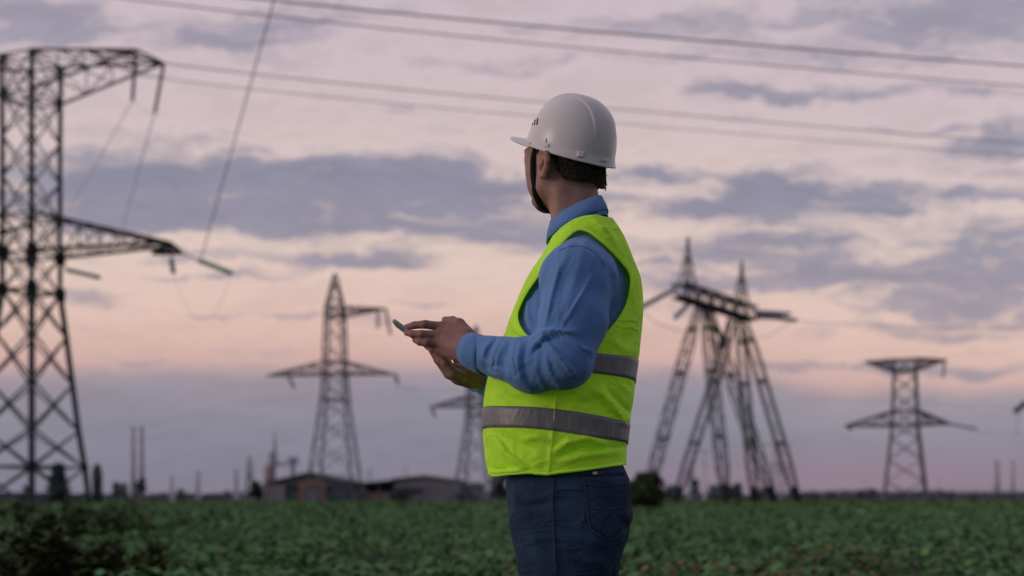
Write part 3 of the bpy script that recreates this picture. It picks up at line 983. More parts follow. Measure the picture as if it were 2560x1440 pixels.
# --- the big pylon at the left edge: corner towards the camera
DA = 68.6
sA = FPX / DA
xA = (79 - CX) / FPX * DA
zA = lambda py: CAMH + (HOR - py) / FPX * DA
A = empty("transmission_pylon", (xA, DA, 0), "big dark lattice pylon cut off by the left edge of the frame", "pylon", "lattice transmission pylons")
ang = math.radians(-61)
up = lambda px: px / sA
up = lambda px: px / sA * .88
rows = [(0, up(150)), (zA(1168), up(136)), (zA(1075), up(120)), (zA(957), up(104)), (zA(838), up(88)), (zA(730), up(72))]
cs = mast(A, (xA, DA), rows, ang, .32, .12, M_steel, horiz=(1, 5), plate=((1, .50), (5, .75)))
rows2 = [(zA(730), up(72)), (zA(638), up(72)), (zA(545), up(72)), (zA(450), up(72)), (zA(350), up(72)), (zA(248), up(73)), (zA(152), up(74))]
cs2 = mast(A, (xA, DA), rows2, ang, .26, .085, M_steel, horiz=(1, 2, 5, 6), legname="mast_leg", brname="mast_bracing", plate=((1, .75), (2, .4)))
up = lambda px: px / sA
# corners: 0 near, 1 right, 2 far, 3 left
near, right, far, left = 0, 1, 2, 3
tipL = G(441, 628, DA + 1.0)
truss_arm(A, cs2[1][near], cs2[1][right], cs2[2][near], cs2[2][right], None, 5, .19, .08, M_steel, "lower_crossarm", tips=(tipL + [-.35, -.5, .55], tipL + [-.35, .5, .55]))
m = MB(); 
for s in (-.5, .5): m.bar(tipL + [-.35, s, .55], tipL + [.35, 0, -.12], .24); m.bar(tipL + [-2.2, s * 1.6, 0.02], tipL + [.35, 0, -.12], .24); m.bar(tipL + [-.35, s, .55], tipL + [-1.3, s * 1.3, 0.0], .16)
m.build("arm_tip", M_steel, A)
tl = cs2[1][left] + np.array([-9.5, 1.6, 0])
truss_arm(A, cs2[1][left], cs2[1][far], cs2[2][left], cs2[2][far], tl, 5, .19, .08, M_steel, "lower_crossarm")
# upper arm: wide blunt end running back
e0, e1 = G(340, 124, DA - 1.6), G(409, 158, DA + 1.5)
U = zA(218)
truss_arm(A, cs2[6][near], cs2[6][right], cs2[5][near], cs2[5][right], None, 3, .15, .075, M_steel, "upper_crossarm", tips=(e0, e1))
m = MB(); m.bar(e0, e1, .15); mid = lerp(cs2[6][near], e0, .62); m.bar(mid, lerp(cs2[6][right], e1, .45), .10); m.bar(mid, e1, .09); m.bar(lerp(cs2[6][near], e0, .8), e1, .08); m.build("arm_end_beam", M_steel, A)
tl2 = cs2[6][left] + np.array([-8, 1.5, 0])
truss_arm(A, cs2[6][left], cs2[6][far], cs2[5][left], cs2[5][far], tl2, 4, .15, .075, M_steel, "upper_crossarm")
i1 = G(331, 252, DA - 1.6); i2 = G(387, 282, DA + 1.3)
insulator(A, e0 + [0, 0, -.15], i1, .16, M_steel, n=20); insulator(A, e1 + [0, 0, -.1], i2, .16, M_steel, n=20)
j1a, j1b = G(428, 648, DA + 1), G(434, 684, DA + 1)
insulator(A, j1a, j1b, .22, M_glassins, n=9)
m = MB(); m.bar(tipL + [-.25, 0, 0], j1a, .07); m.build("hanger", M_steel, A)
k1a, k1b = G(497, 651, DA - 2), G(580, 683, DA - 4)
insulator(A, k1a, k1b, .20, M_glassins, n=16)
m = MB(); m.bar(tipL + [.3, 0, -.1], k1a, .09); m.build("hanger", M_steel, A)
h1a, h1b = G(166, 674, DA + 8), G(250, 694, DA + 6)
insulator(A, h1a, h1b, .20, M_glassins, n=16)
m = MB(); m.bar(cs2[1][right], h1a, .06); m.build("hanger", M_steel, A)
l1a, l1b = G(4, 640, DA), G(5, 690, DA)
insulator(A, l1a, l1b, .24, M_glassins, n=9)

wire("jumper_cable", (j1b, (j1b + k1b) / 2 + [0, 0, -3.6], k1b), .020, M_wire_thin, "thin jumper cable looping below the arm tip of the big left pylon", cat="cable", n=24)
wire("power_line", (k1a + [.2, 0, .2], G(598, 310, 55), G(692, -25, 43)), .06, M_wire, "steep dark power line rising from the big left pylon to the top edge", ext=(0, 1.8))
wire("power_line", (i2, G(345, 430, DA + 22), G(306, 575, DA + 50)), .055, M_wire_thin, "faint steep power line running down from the right string of the big left pylon")
wire("power_line", (i1, G(240, 410, DA + 22), G(168, 530, DA + 50)), .045, M_wire_thin, "faintest steep power line running down from the left string of the big left pylon")
wire("link_cable", (i1, (i1 + i2) / 2 + [0, 0, -.25], i2), .02, M_wire_thin, "short thin cable linking the two hanging strings of the big left pylon", cat="cable", n=12)
wire("power_line", (e1, G(1280, 249, 78), G(2620, 363, 90)), .062, M_wire_thin, "upper one of two pale power lines from the big left pylon passing behind the helmet", ext=(0, 1.7))
wire("power_line", (G(345, 188, 74), G(1280, 286, 84), G(2620, 394, 96)), .050, M_wire_thin, "lower one of two pale power lines from the big left pylon passing behind the helmet", ext=(0, 1.7))
wire("power_line", (G(600, -8, 36), G(1560, 85, 40), G(2640, 171, 46)), .055, M_wire, "thickest dark power line crossing the upper right sky", ext=(-.8, 1.8))
wire("power_line", (G(280, -8, 44), G(1400, 115, 48), G(2640, 222, 54)), .046, M_wire_thin, "thinner power line just below the thickest one in the upper sky", ext=(-.8, 1.8))


# --- the pylons standing out in the field
def field_pylon(px, Y, top_py, label, rows, arms, ang, wl, wb, mat, peak=None, ins=()):
    x0 = (px - CX) / FPX * Y
    z = lambda py: max(0.0, CAMH + (HOR - py) / FPX * Y)
    s = Y / FPX
    o = empty("transmission_pylon", (x0, Y, 0), label, "pylon", "lattice transmission pylons")
    R = [(z(py) if py < 1244 else 0.0, hw * s) for py, hw in rows]
    cs = mast(o, (x0, Y), R, ang, wl, wb, mat, horiz=[i for i in range(1, len(R)) if rows[i][1] and i in (peak or ())])
    for (py_lo, py_up, tip_px, tip_py, nm, n) in arms:
        i_lo = min(range(len(rows)), key=lambda i: abs(rows[i][0] - py_lo)); i_up = min(range(len(rows)), key=lambda i: abs(rows[i][0] - py_up))
        sg = 1 if tip_px > 0 else -1
        kk = sorted(range(4), key=lambda k: -sg * cs[i_lo][k][0])[:2]
        tip = np.array([x0 + tip_px * s, Y, z(tip_py)])
        truss_arm(o, cs[i_lo][kk[0]], cs[i_lo][kk[1]], cs[i_up][kk[0]], cs[i_up][kk[1]], tip, n, wl * .85, wb, mat, nm)
    for (ax, ay, bx, by, r, mt, dy) in ins:
        insulator(o, np.array([x0 + ax * s, Y, z(ay)]), np.array([x0 + bx * s, Y + dy, z(by)]), r, mt, n=10)
    return o


q = math.radians
# central pylon: heavy box legs, single upper arm, wide lower arms
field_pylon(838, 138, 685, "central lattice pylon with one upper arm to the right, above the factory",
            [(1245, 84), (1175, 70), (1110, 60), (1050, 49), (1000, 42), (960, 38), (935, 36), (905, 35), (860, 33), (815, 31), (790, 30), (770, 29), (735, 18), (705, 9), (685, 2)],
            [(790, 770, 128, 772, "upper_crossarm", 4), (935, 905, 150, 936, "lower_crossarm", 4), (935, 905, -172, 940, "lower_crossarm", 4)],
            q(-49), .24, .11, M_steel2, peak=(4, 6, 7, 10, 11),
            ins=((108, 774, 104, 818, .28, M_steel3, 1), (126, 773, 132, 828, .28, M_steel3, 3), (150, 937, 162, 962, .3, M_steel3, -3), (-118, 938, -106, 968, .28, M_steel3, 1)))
# pylon half hidden by the man
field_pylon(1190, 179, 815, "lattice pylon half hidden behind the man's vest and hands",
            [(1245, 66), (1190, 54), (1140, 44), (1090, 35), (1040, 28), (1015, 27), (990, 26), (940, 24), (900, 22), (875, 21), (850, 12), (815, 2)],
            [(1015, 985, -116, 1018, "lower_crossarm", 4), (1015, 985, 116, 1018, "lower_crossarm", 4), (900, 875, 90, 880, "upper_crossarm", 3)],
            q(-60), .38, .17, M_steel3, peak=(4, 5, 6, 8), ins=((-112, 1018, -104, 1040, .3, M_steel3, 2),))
# right pylon, seen face on
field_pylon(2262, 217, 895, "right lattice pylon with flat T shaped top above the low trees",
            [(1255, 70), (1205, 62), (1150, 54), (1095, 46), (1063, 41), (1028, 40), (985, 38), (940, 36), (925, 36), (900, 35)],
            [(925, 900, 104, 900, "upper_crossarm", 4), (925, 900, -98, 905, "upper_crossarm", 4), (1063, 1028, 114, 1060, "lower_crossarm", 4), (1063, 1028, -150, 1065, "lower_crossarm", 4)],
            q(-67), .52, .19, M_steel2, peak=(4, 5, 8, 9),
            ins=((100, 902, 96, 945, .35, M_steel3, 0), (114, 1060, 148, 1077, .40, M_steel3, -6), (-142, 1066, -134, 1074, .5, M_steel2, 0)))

# --- the six legged pylon: two tripods carrying a beam with two peaks
bn, bf = np.array([18.45, 98.0, 24.0]), np.array([30.2, 110.8, 24.0])
D_ = empty("six_legged_pylon", (25.0, 104.0, 0), "six legged portal pylon with a heavy dark beam and two peaks right of the man", "pylon", "lattice transmission pylons")
bd = (bf - bn) / np.linalg.norm(bf - bn); bs = np.array([bd[1], -bd[0], 0])


def box_truss(name, p, q_, w0, w1, n, wl, wb, mat, root, side=None, upv=None, mid=None):
    """Four chord lattice bar from p to q_, half widths w0, w1 (mid: half width half way)."""
    p, q_ = np.array(p, float), np.array(q_, float); d = (q_ - p) / np.linalg.norm(q_ - p)
    sdv = np.cross(d, [0, 0, 1.0]) if side is None else side
    if np.linalg.norm(sdv) < .1: sdv = np.array([1.0, 0, 0])
    sdv = sdv / np.linalg.norm(sdv); u2 = np.cross(sdv, d)
    m = MB()
    def hw(t):
        if mid is None: return w0 + (w1 - w0) * t
        return min(w0 + (mid - w0) * t * 5, w1 + (mid - w1) * (1 - t) * 5, mid)
    def pt(t, k):
        a, b = ((-1, -1), (1, -1), (1, 1), (-1, 1))[k]; h = hw(t)
        return p + (q_ - p) * t + (sdv * a + u2 * b) * h
    for k in range(4):
        for i in range(n):
            m.bar(pt(i / n, k), pt((i + 1) / n, k), wl)
    for i in range(n):
        for k in range(4):
            a, b = (k, (k + 1) % 4) if (i + k) % 2 else ((k + 1) % 4, k)
            m.bar(pt(i / n, a), pt((i + 1) / n, b), wb); 
            if i: m.bar(pt(i / n, k), pt(i / n, (k + 1) % 4), wb)
    return m.build(name, mat, root)


box_truss("beam", bn, bf, .80, .80, 12, .20, .12, M_steel, D_, side=bs)
m = MB(); mm = (bn + bf) / 2
m.bar(bn + [0, 0, -.75], bf + [0, 0, -.75], .45); m.bar(bn + bs * .8 + [0, 0, .8], bf + bs * .8 + [0, 0, .8], .2); m.build("walkway", M_plate, D_)
for t, hh in ((.11, 4.7), (.83, 4.5)):
    c = bn + (bf - bn) * t + np.array([0, 0, .85]); ap = c + np.array([.1, 0, hh])
    m = MB(); feet = [c + bd * .8 + bs * .7, c - bd * .8 + bs * .7, c - bd * .8 - bs * .7, c + bd * .8 - bs * .7]
    top = [ap + (f - c) * .07 for f in feet]
    for k in range(4):
        m.bar(feet[k], top[k], .13, .11)
        for j in range(3):
            a0, b0 = lerp(feet[k], top[k], j / 3), lerp(feet[(k + 1) % 4], top[(k + 1) % 4], j / 3)
            a1, b1 = lerp(feet[k], top[k], (j + 1) / 3), lerp(feet[(k + 1) % 4], top[(k + 1) % 4], (j + 1) / 3)
            m.bar(a0, b1, .07); m.bar(a1, b1, .07)
    m.bar(ap, ap + [0, 0, .7], .3)
    m.build("peak", M_steel, D_)
g1 = bn + (bf - bn) * .30 + np.array([0, 0, -.9]); g2 = bn + (bf - bn) * .82 + np.array([0, 0, -.9])
feet = []
for top, fx, fy in ((g1 + [-.4, 0, 0], 1610, 100), (g1 + [.2, -.3, 0], 1817, 95), (g1 + [.5, .2, 0], 1938, 104), (g2 + [-.6, 0, 0], 1686, 108), (g2 + [-.1, .3, 0], 1887, 116), (g2 + [.4, 0, 0], 1997, 108)):
    ft = np.array([(fx - CX) / FPX * fy, fy, 0.0]); feet.append((top, ft))
    leg = box_truss("leg", ft, top, .22, .22, 17, .125, .060, M_steel, D_, mid=.56)
    m = MB(); d = (top - ft) / np.linalg.norm(top - ft)
    m.bar(ft, ft + d * 2.4, .6, .95); f_ = m.build("footing", M_plate, D_); 
    for t in (.33, .66, .88): p = ft + (top - ft) * t; MB().box(p, 1.05, .5, .35).build("splice_collar", M_steel, D_)
m = MB(); ctr = G(1806, 862, 104)
for t_ in (g1 + [1.2, .8, 0.3], g2 + [-1.4, -.6, 0.3]): m.bar(t_, ctr, .28)
m.box(ctr, .8, .8, .7); m.build("tie_brace", M_steel, D_)
for (a, b) in ((bn + [-.4, -.3, 0], G(1602, 768, 84)), (g1 + [-1.5, 0, .3], G(1688, 794, 92)), (bf + [.5, 0, -.2], G(1990, 801, 101)), (bf + [.5, 0, .3], G(1975, 784, 122))):
    insulator(D_, a, b, .26, M_steel3, n=22)
m = MB(); a0, a1 = bf + [.2, 0, .4], G(1995, 800, 112); m.bar(a0, a1, .35, .2); m.bar(bf + [.2, 0, -.5], a1, .2); m.build("end_strut", M_steel3, D_)
wire("power_line", (G(1602, 768, 84), G(1500, 795, 74), G(1380, 810, 66)), .05, M_wire_thin, "power line leaving the left string of the six legged pylon behind the man", ext=(0, 1.0))
wire("jumper_cable", (G(1602, 768, 84), G(1660, 815, 94), G(1760, 838, 102)), .06, M_wire_thin, "thin jumper cable sagging at the left of the six legged pylon", cat="cable", n=20)
wire("jumper_cable", (G(1980, 802, 101), G(1930, 835, 104), G(1880, 850, 108)), .05, M_wire_thin, "thin jumper cable sagging at the right of the six legged pylon", cat="cable", n=20)
wire("power_line", (G(1990, 801, 101), G(2280, 818, 112), G(2640, 822, 126)), .045, M_wire_thin, "faint power line leaving the right side of the six legged pylon", ext=(0, 2.0))
wire("power_line", (G(2424, 1078, 211), G(2520, 1084, 222), G(2640, 1080, 240)), .07, M_wire_thin, "faint low power line leaving the right pylon towards the frame edge", ext=(0, 2.0))
wire("power_line", (G(990, 960, 134), G(1120, 975, 150), G(1400, 965, 180)), .06, M_wire_thin, "faint power line between the central pylon and the half hidden pylon")
wire("power_line", (G(2540, 1015, 150), G(2340, 1012, 170), G(2050, 995, 190)), .05, M_wire_thin, "faint power line running left from the insulator at the right edge")

# a string of glass discs at the right edge, hung from a line that leaves the frame
M_dullglass = material("insulator_glass_dull", (0.13, 0.21, 0.21), 0.6)
ii = empty("hanging_insulator", tuple(G(2545, 1018, 150)), "greenish insulator string on a line at the right edge of the frame", "insulator")
insulator(ii, G(2536, 1030, 150), G(2566, 1004, 150), .55, M_dullglass, "disc_string", 8)
m = MB(); m.tube([G(2545, 1022, 150), G(2544, 1060, 150), G(2542, 1090, 150)], .05, 5); m.build("hanging_wire", M_wire_thin, ii)
m = MB(); m.tube([G(2566, 1004, 150), G(2600, 985, 150), G(2700, 930, 150)], .05, 5); m.build("line", M_wire_thin, ii)


# far small masts and pylons, the haze put into their pale colours
def far_mast(px, Y, top, wpx, label, arms=(), name="far_pylon", cat="pylon", mat=None, lat=True):
    mat = mat or M_haze
    x0 = (px - CX) / FPX * Y; H = CAMH + (HOR - top) / FPX * Y; s = Y / FPX
    o = empty(name, (x0, Y, 0), label, cat, "small hazy masts on the horizon")
    if lat:
        rows = [(0, wpx * s * .7), (H * .35, wpx * s * .45), (H * .7, wpx * s * .28), (H, wpx * s * .05)]
        mast(o, (x0, Y), rows, q(-40), 3.0 * s, 1.6 * s, mat)
    else:
        m = MB(); m.tube([(x0, Y, 0), (x0, Y, H)], [wpx * s * .5, wpx * s * .3], 8); m.build("pole", mat, o)
    for py, hw in arms:
        m = MB(); m.bar(G(px - hw, py, Y), G(px + hw, py, Y), 3.2 * s); m.build("crossarm", mat, o)
    return o


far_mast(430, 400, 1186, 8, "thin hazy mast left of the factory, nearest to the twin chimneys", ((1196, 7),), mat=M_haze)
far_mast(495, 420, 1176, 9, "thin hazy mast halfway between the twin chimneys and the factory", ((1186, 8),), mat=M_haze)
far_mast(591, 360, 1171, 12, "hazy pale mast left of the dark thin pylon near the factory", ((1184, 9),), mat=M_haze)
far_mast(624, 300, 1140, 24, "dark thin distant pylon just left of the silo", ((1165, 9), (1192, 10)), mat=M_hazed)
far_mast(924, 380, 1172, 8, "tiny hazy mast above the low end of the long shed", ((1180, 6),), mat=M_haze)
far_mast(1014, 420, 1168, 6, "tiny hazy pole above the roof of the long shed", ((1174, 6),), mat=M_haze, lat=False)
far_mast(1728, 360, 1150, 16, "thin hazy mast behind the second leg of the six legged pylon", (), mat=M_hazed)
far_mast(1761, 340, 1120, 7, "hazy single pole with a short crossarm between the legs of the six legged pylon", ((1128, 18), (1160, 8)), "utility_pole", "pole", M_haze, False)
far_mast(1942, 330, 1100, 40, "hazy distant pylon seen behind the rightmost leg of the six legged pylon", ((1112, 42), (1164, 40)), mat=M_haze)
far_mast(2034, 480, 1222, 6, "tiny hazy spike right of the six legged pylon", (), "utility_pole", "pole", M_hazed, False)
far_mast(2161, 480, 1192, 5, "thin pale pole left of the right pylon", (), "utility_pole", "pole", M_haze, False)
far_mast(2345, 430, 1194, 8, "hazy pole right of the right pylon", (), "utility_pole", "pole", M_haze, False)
# ------------------------------------------------------------------ the man
M_skin = material("skin", (1, 1, 1), 0.55, tint=True, noise=.10, nscale=60, bump=.08, bscale=400, spec=.35)
M_shirt = material("shirt_cotton_blue", (0.105, 0.245, 0.55), 0.85, noise=.06, nscale=30, bump=.05, bscale=900, sheen=.15, wrinkle=(11, .008, (1.0, 1.0, .45)))
M_shirt_seam = material("shirt_seam", (0.055, 0.12, 0.30), 0.9)
M_vest = material("vest_fabric_lime", (0.48, 0.86, 0.03), 0.8, noise=.08, nscale=14, bump=.06, bscale=700, emit=(0.36, 0.78, 0.02), emit_s=0.06, wrinkle=(8, .014, (.8, .8, 1.3)))  # slight emission added to imitate the fluorescent dye's glow
M_vest_seam = material("vest_seam_lime", (0.55, 0.85, 0.06), 0.75, emit=(0.42, 0.75, 0.02), emit_s=0.10)  # same added fluorescent glow on the seams
M_refl = material("reflective_tape_grey", (0.175, 0.178, 0.19), 0.42, noise=.20, nscale=260, bump=.06, bscale=1500, stretch=(1, 1, .12), wrinkle=(14, .004, (1, 1, .4)))
M_jean = material("denim_navy", (0.022, 0.042, 0.084), 0.9, spec=.15, noise=.5, nscale=7, bump=.12, bscale=1300, wrinkle=(11, .014, (.7, .7, 1.2)))
M_jean_seam = material("denim_seam", (0.046, 0.044, 0.054), 0.9)
M_jean_dark = material("denim_dark", (0.014, 0.018, 0.034), 0.9, noise=.2, nscale=20)
M_helmet = material("helmet_white_plastic", (0.72, 0.69, 0.715), 0.28, noise=.04, nscale=7, spec=.45)
M_greyplastic = material("grey_plastic", (0.20, 0.20, 0.22), 0.5)
M_black = material("black_webbing", (0.008, 0.008, 0.009), 0.9, spec=.1, bump=.1, bscale=900)
M_print = material("printed_mark_black", (0.012, 0.012, 0.014), 0.6)
M_hair = material("hair_black", (1, 1, 1), 0.6, tint=True, noise=.5, nscale=160, spec=.3, bump=.5, bscale=500)
M_boot = material("boot_leather", (0.03, 0.022, 0.018), 0.6, noise=.2, nscale=12)
M_phone = material("phone_aluminium", (0.30, 0.31, 0.33), 0.3, metallic=.6)
M_screen = material("phone_screen", (0.012, 0.013, 0.018), 0.08)
M_tagw = material("woven_tag_white", (0.55, 0.55, 0.56), 0.8)
M_tagr = material("woven_tag_red", (0.16, 0.02, 0.03), 0.8)

# --- trunk of the body
TORSO = Stack([(533, 1456, 1502, .050), (548, 1440, 1509, .080), (566, 1420, 1518, .120), (590, 1398, 1533, .158), (620, 1377, 1551, .182), (660, 1352, 1570, .190),
               (700, 1324, 1587, .192), (750, 1300, 1596, .190), (800, 1280, 1597, .188), (850, 1261, 1593, .187), (900, 1241, 1587, .187), (950, 1224, 1580, .188),
               (1000, 1215, 1575, .189), (1050, 1212, 1567, .189), (1100, 1214, 1561, .188), (1150, 1219, 1557, .186), (1200, 1228, 1560, .184), (1230, 1236, 1562, .182)], 2.35, 0.0)
# --- sleeves and arms
SH, EL, WR = W(1443, 702, -.185), W(1412, 900, -.235), W(1178, 872, -.105)
SHN, SHF = (W(1456, 622, -.10), W(1455, 672, -.150)), (W(1466, 615, .10), W(1466, 672, .155))


def trunk(P):
    f = smin(TORSO(P), cap(P, SHN[0], SHN[1], .050, .062), .035)
    return smin(f, cap(P, SHF[0], SHF[1], .050, .062), .035)
SHf, ELf, WRf = W(1470, 668, .17), W(1420, 905, .25), W(1205, 952, .04)


def sleeves(P):
    f = cap(P, SH, W(1432, 800, -.215), .076, .071)
    f = smin(f, cap(P, W(1432, 800, -.215), EL, .071, .057), .02)
    f = smin(f, cap(P, SHN[1], SH, .064, .076), .03)
    f = smin(f, cap(P, EL, W(1330, 912, -.205), .058, .056), .02)
    f = smin(f, cap(P, W(1330, 912, -.205), W(1190, 880, -.113), .056, .037), .02)
    g = cap(P, SHf, ELf, .085, .06)
    g = smin(g, cap(P, ELf, W(1222, 950, .05), .06, .041), .02)
    return np.minimum(f, g)


def shirt_f(P):
    t = trunk(P) + .010
    return smin(t, sleeves(P), .018)


SL_FOLDS = [([(1480, 690), (1440, 760), (1405, 815)], 5, 3.5), ([(1400, 660), (1378, 740), (1362, 815)], 4, 3.2), ([(1330, 846), (1352, 830), (1385, 822), (1425, 832)], 4, 5), ([(1348, 846), (1372, 862), (1398, 892), (1425, 925)], 4, 4), ([(1286, 856), (1280, 900), (1290, 945)], 4, 3.5), ([(1250, 854), (1234, 884), (1228, 925)], 3.5, 3.5), ([(1212, 900), (1240, 922), (1275, 930)], 4, 3), ([(1420, 840), (1455, 870), (1480, 880)], 5, 3),  # soft pulls on the near sleeve
    ([(1425, 610), (1392, 690), (1370, 790), (1352, 850)], 13, 5), ([(1385, 640), (1358, 720), (1345, 800)], 12, -5),
    ([(1462, 610), (1430, 720), (1395, 800)], 16, 3.5), ([(1330, 868), (1356, 838), (1392, 826), (1440, 830)], 11, 8), ([(1335, 885), (1360, 856), (1400, 846)], 8, -8),
    ([(1350, 842), (1378, 868), (1410, 905), (1440, 940)], 9, 5), ([(1342, 860), (1372, 895), (1392, 935)], 9, -5.5), ([(1395, 845), (1440, 880), (1470, 905)], 11, -4),
    ([(1300, 860), (1292, 900), (1300, 950), (1330, 974)], 9, 5), ([(1318, 858), (1310, 905), (1322, 955)], 8, -5), ([(1278, 858), (1262, 900), (1262, 950)], 8, -5.5),
    ([(1262, 856), (1244, 890), (1240, 930)], 8, 5), ([(1240, 852), (1224, 880), (1215, 915)], 7, -5), ([(1228, 850), (1212, 872), (1204, 900)], 7, 4.5),
    ([(1345, 880), (1340, 930), (1360, 970)], 9, 4.5), ([(1365, 880), (1372, 930), (1400, 965)], 9, 4), ([(1385, 950), (1420, 960), (1450, 940)], 10, -3.5),
    ([(1215, 920), (1240, 912), (1262, 918)], 6, -5), ([(1225, 935), (1258, 935), (1290, 950)], 8, 4), ([(1500, 640), (1512, 720), (1500, 800), (1470, 880)], 12, 3.5),
    ([(1485, 660), (1490, 740), (1478, 820)], 12, -3), ([(1530, 640), (1545, 700), (1538, 760)], 10, 4), ([(1515, 650), (1528, 720), (1520, 790)], 9, -4), ([(1455, 880), (1470, 910), (1462, 945)], 9, 3),
    ([(1410, 700), (1404, 770), (1418, 820)], 14, -3), ([(1340, 905), (1300, 925), (1270, 965)], 9, -3), ([(1320, 720), (1318, 770), (1326, 820)], 6, 4), ([(1308, 750), (1304, 790), (1314, 825)], 6, -4)]
EDGE_FOLDS = [([(1398, 628), (1425, 618), (1455, 617), (1480, 628), (1500, 648), (1512, 668)], 3.2, -3.0)]   # armhole seam of the shirt
sv, sf = surface_nets(shirt_f, W(1140, 1190, .0) + [0, -.36, 0], W(1640, 525, 0) + [.03, .36, .0],  .0029, fold=lambda P: 1.25 * folds(P, [(p, w_ * .85, h * (.65 if h < 0 else 1.5 if w_ <= 5 else 1)) for p, w_, h in SL_FOLDS] , Y0 + .02), smooth=1)
px, py = proj(sv[:, 0], sv[:, 1], sv[:, 2])
s_clip = np.maximum(1192 - px, np.maximum(py - 1150, 553 - .25 * (px - 1440) - py - 4))
sv, sf = clip_mesh(sv, sf, s_clip)

# --- the body itself: head and hands fine, the rest under the clothes
PHI, PIT = math.radians(52), math.radians(3)
HC = W(1412, 388, 0.0)
fw = np.array([-math.cos(PHI) * math.cos(PIT), math.sin(PHI) * math.cos(PIT), math.sin(PIT)])
sd_ = np.array([-math.sin(PHI), -math.cos(PHI), 0.0])       # his left, towards the camera
upv = np.cross(sd_, fw) * -1.0
upv = upv if upv[2] > 0 else -upv
RH = np.stack([fw, sd_, upv])                                # place -> head axes


def hl(P):
    d = [P[0] - HC[0], P[1] - HC[1], P[2] - HC[2]]
    return tuple(RH[i, 0] * d[0] + RH[i, 1] * d[1] + RH[i, 2] * d[2] for i in range(3))


def hw_(v):
    return HC + RH.T @ np.asarray(v, float)


EAR = [(-.006, .0770, .012), (-.001, .0815, .018), (-.010, .0855, .017), (-.019, .0880, .006), (-.020, .0870, -.010), (-.013, .0825, -.024), (-.005, .0790, -.036), (.002, .0770, -.034)]


def head_f(P):
    Q = hl(P)
    f = ell(Q, (-.012, 0, .032), (.098, .076, .092))
    f = smin(f, ell(Q, (.034, 0, -.036), (.060, .058, .072)), .03)
    f = smin(f, cap(Q, (.066, 0, -.106), (.058, .018, -.102), .015), .02)
    for s in (-1, 1):
        f = smin(f, cap(Q, (.062, s * .016, -.102), (.004, s * .050, -.082), .014, .018), .022)
        f = smin(f, cap(Q, (.004, s * .050, -.082), (-.004, s * .060, -.025), .020, .018), .025)
        f = smin(f, ell(Q, (.054, s * .046, -.030), (.026, .020, .022)), .02)
        f = smin(f, ell(Q, (.064, s * .047, -.002), (.022, .018, .022)), .015)
        f = smin(f, ell(Q, (.050, s * .040, -.062), (.030, .020, .032)), .02)
        f = smin(f, ell(Q, (.080, s * .028, .018), (.016, .030, .010)), .014)
        f = smax(f, -ell(Q, (.094, s * .031, -.004), (.014, .016, .009)), .012)
        f = smin(f, ell(Q, (.074, s * .031, -.004), (.013, .013, .012)), .003)
        f = smin(f, cap(Q, (.078, s * .020, .004), (.072, s * .044, .003), .0045), .004)
        f = smin(f, ell(Q, (.098, s * .013, -.044), (.011, .008, .008)), .006)
    f = smin(f, cap(Q, (.086, 0, .008), (.104, 0, -.036), .008, .010), .012)
    f = smin(f, ell(Q, (.086, 0, -.068), (.010, .022, .006)), .006)
    f = smin(f, ell(Q, (.084, 0, -.079), (.010, .019, .006)), .006)
    f = smin(f, ell(Q, (.078, .006, -.096), (.015, .026, .015)), .008)
    # neck
    f = smin(f, chain(P, [W(1450, 585, .0), W(1438, 520, .0), W(1428, 450, .0), W(1432, 400, 0)], [.066, .059, .058, .05]), .03)
    f = smin(f, cap(P, W(1400, 480, -.045), W(1404, 580, -.02), .014, .016), .03)
    for s in (-1, 1):
        E = ((Q[0] + .012) / 1.45, Q[1] * s, Q[2] + .033)
        f = smin(f, chain(E, EAR, [.0045, .0052, .0055, .0055, .0052, .0050, .0062, .0050], .004), .004)
        f = smin(f, ell(E, (-.009, .0780, -.006), (.013, .0045, .024)), .006)
        f = smin(f, chain(E, [(-.004, .0815, .008), (-.012, .0835, 0), (-.010, .0815, -.018)], [.0035, .004, .0035], .003), .003)
        f = smax(f, -ell(E, (-.003, .0840, -.012), (.0055, .008, .010)), .004)
        f = smin(f, ell(E, (.005, .0770, -.012), (.004, .006, .006)), .004)
    return f


hv, hq = surface_nets(head_f, HC + [-.16, -.15, -.23], HC + [.16, .15, .16], .0026, smooth=1)


def hand_near(P):
    wr = W(1196, 874, -.118)
    f = chain(P, [W(1215, 880, -.125), wr, W(1172, 866, -.100)], [.027, .026, .026], .01)
    mc = [(W(1106, 817, -.060), .0115), (W(1098, 838, -.068), .0115), (W(1095, 858, -.068), .0112), (W(1100, 878, -.060), .0108)]
    ws = [W(1166, 838, -.088), W(1163, 856, -.098), W(1160, 874, -.100), W(1158, 890, -.094)]
    for (m, r), w_ in zip(mc, ws):
        f = smin(f, cap(P, w_, m, .0165, r), .012)
    for pts, rr in (([mc[0][0], W(1063, 811, -.066), W(1036, 813, -.058), W(1014, 819, -.048)], [.0115, .0102, .0090, .0075]),
                    ([mc[1][0], W(1054, 836, -.074), W(1031, 835, -.066), W(1015, 831, -.054)], [.0115, .0102, .0090, .0076]),
                    ([mc[2][0], W(1068, 856, -.076), W(1050, 855, -.070), W(1038, 850, -.060)], [.0112, .0098, .0088, .0074]),
                    ([mc[3][0], W(1082, 872, -.062), W(1070, 866, -.052), W(1060, 860, -.042)], [.0108, .0090, .0080, .0066])):
        f = smin(f, chain(P, pts, [q_ * .96 for q_ in rr], .003), .003)
    f = smin(f, chain(P, [W(1180, 848, -.080), W(1148, 812, -.048), W(1132, 803, -.034), W(1113, 800, -.024)], [.018, .0145, .0108, .0085], .006), .009)
    for m, r in mc: f = smin(f, ell(P, m + [0, -.004, .001], (.009, .008, .009)), .008)       # knuckles
    return f


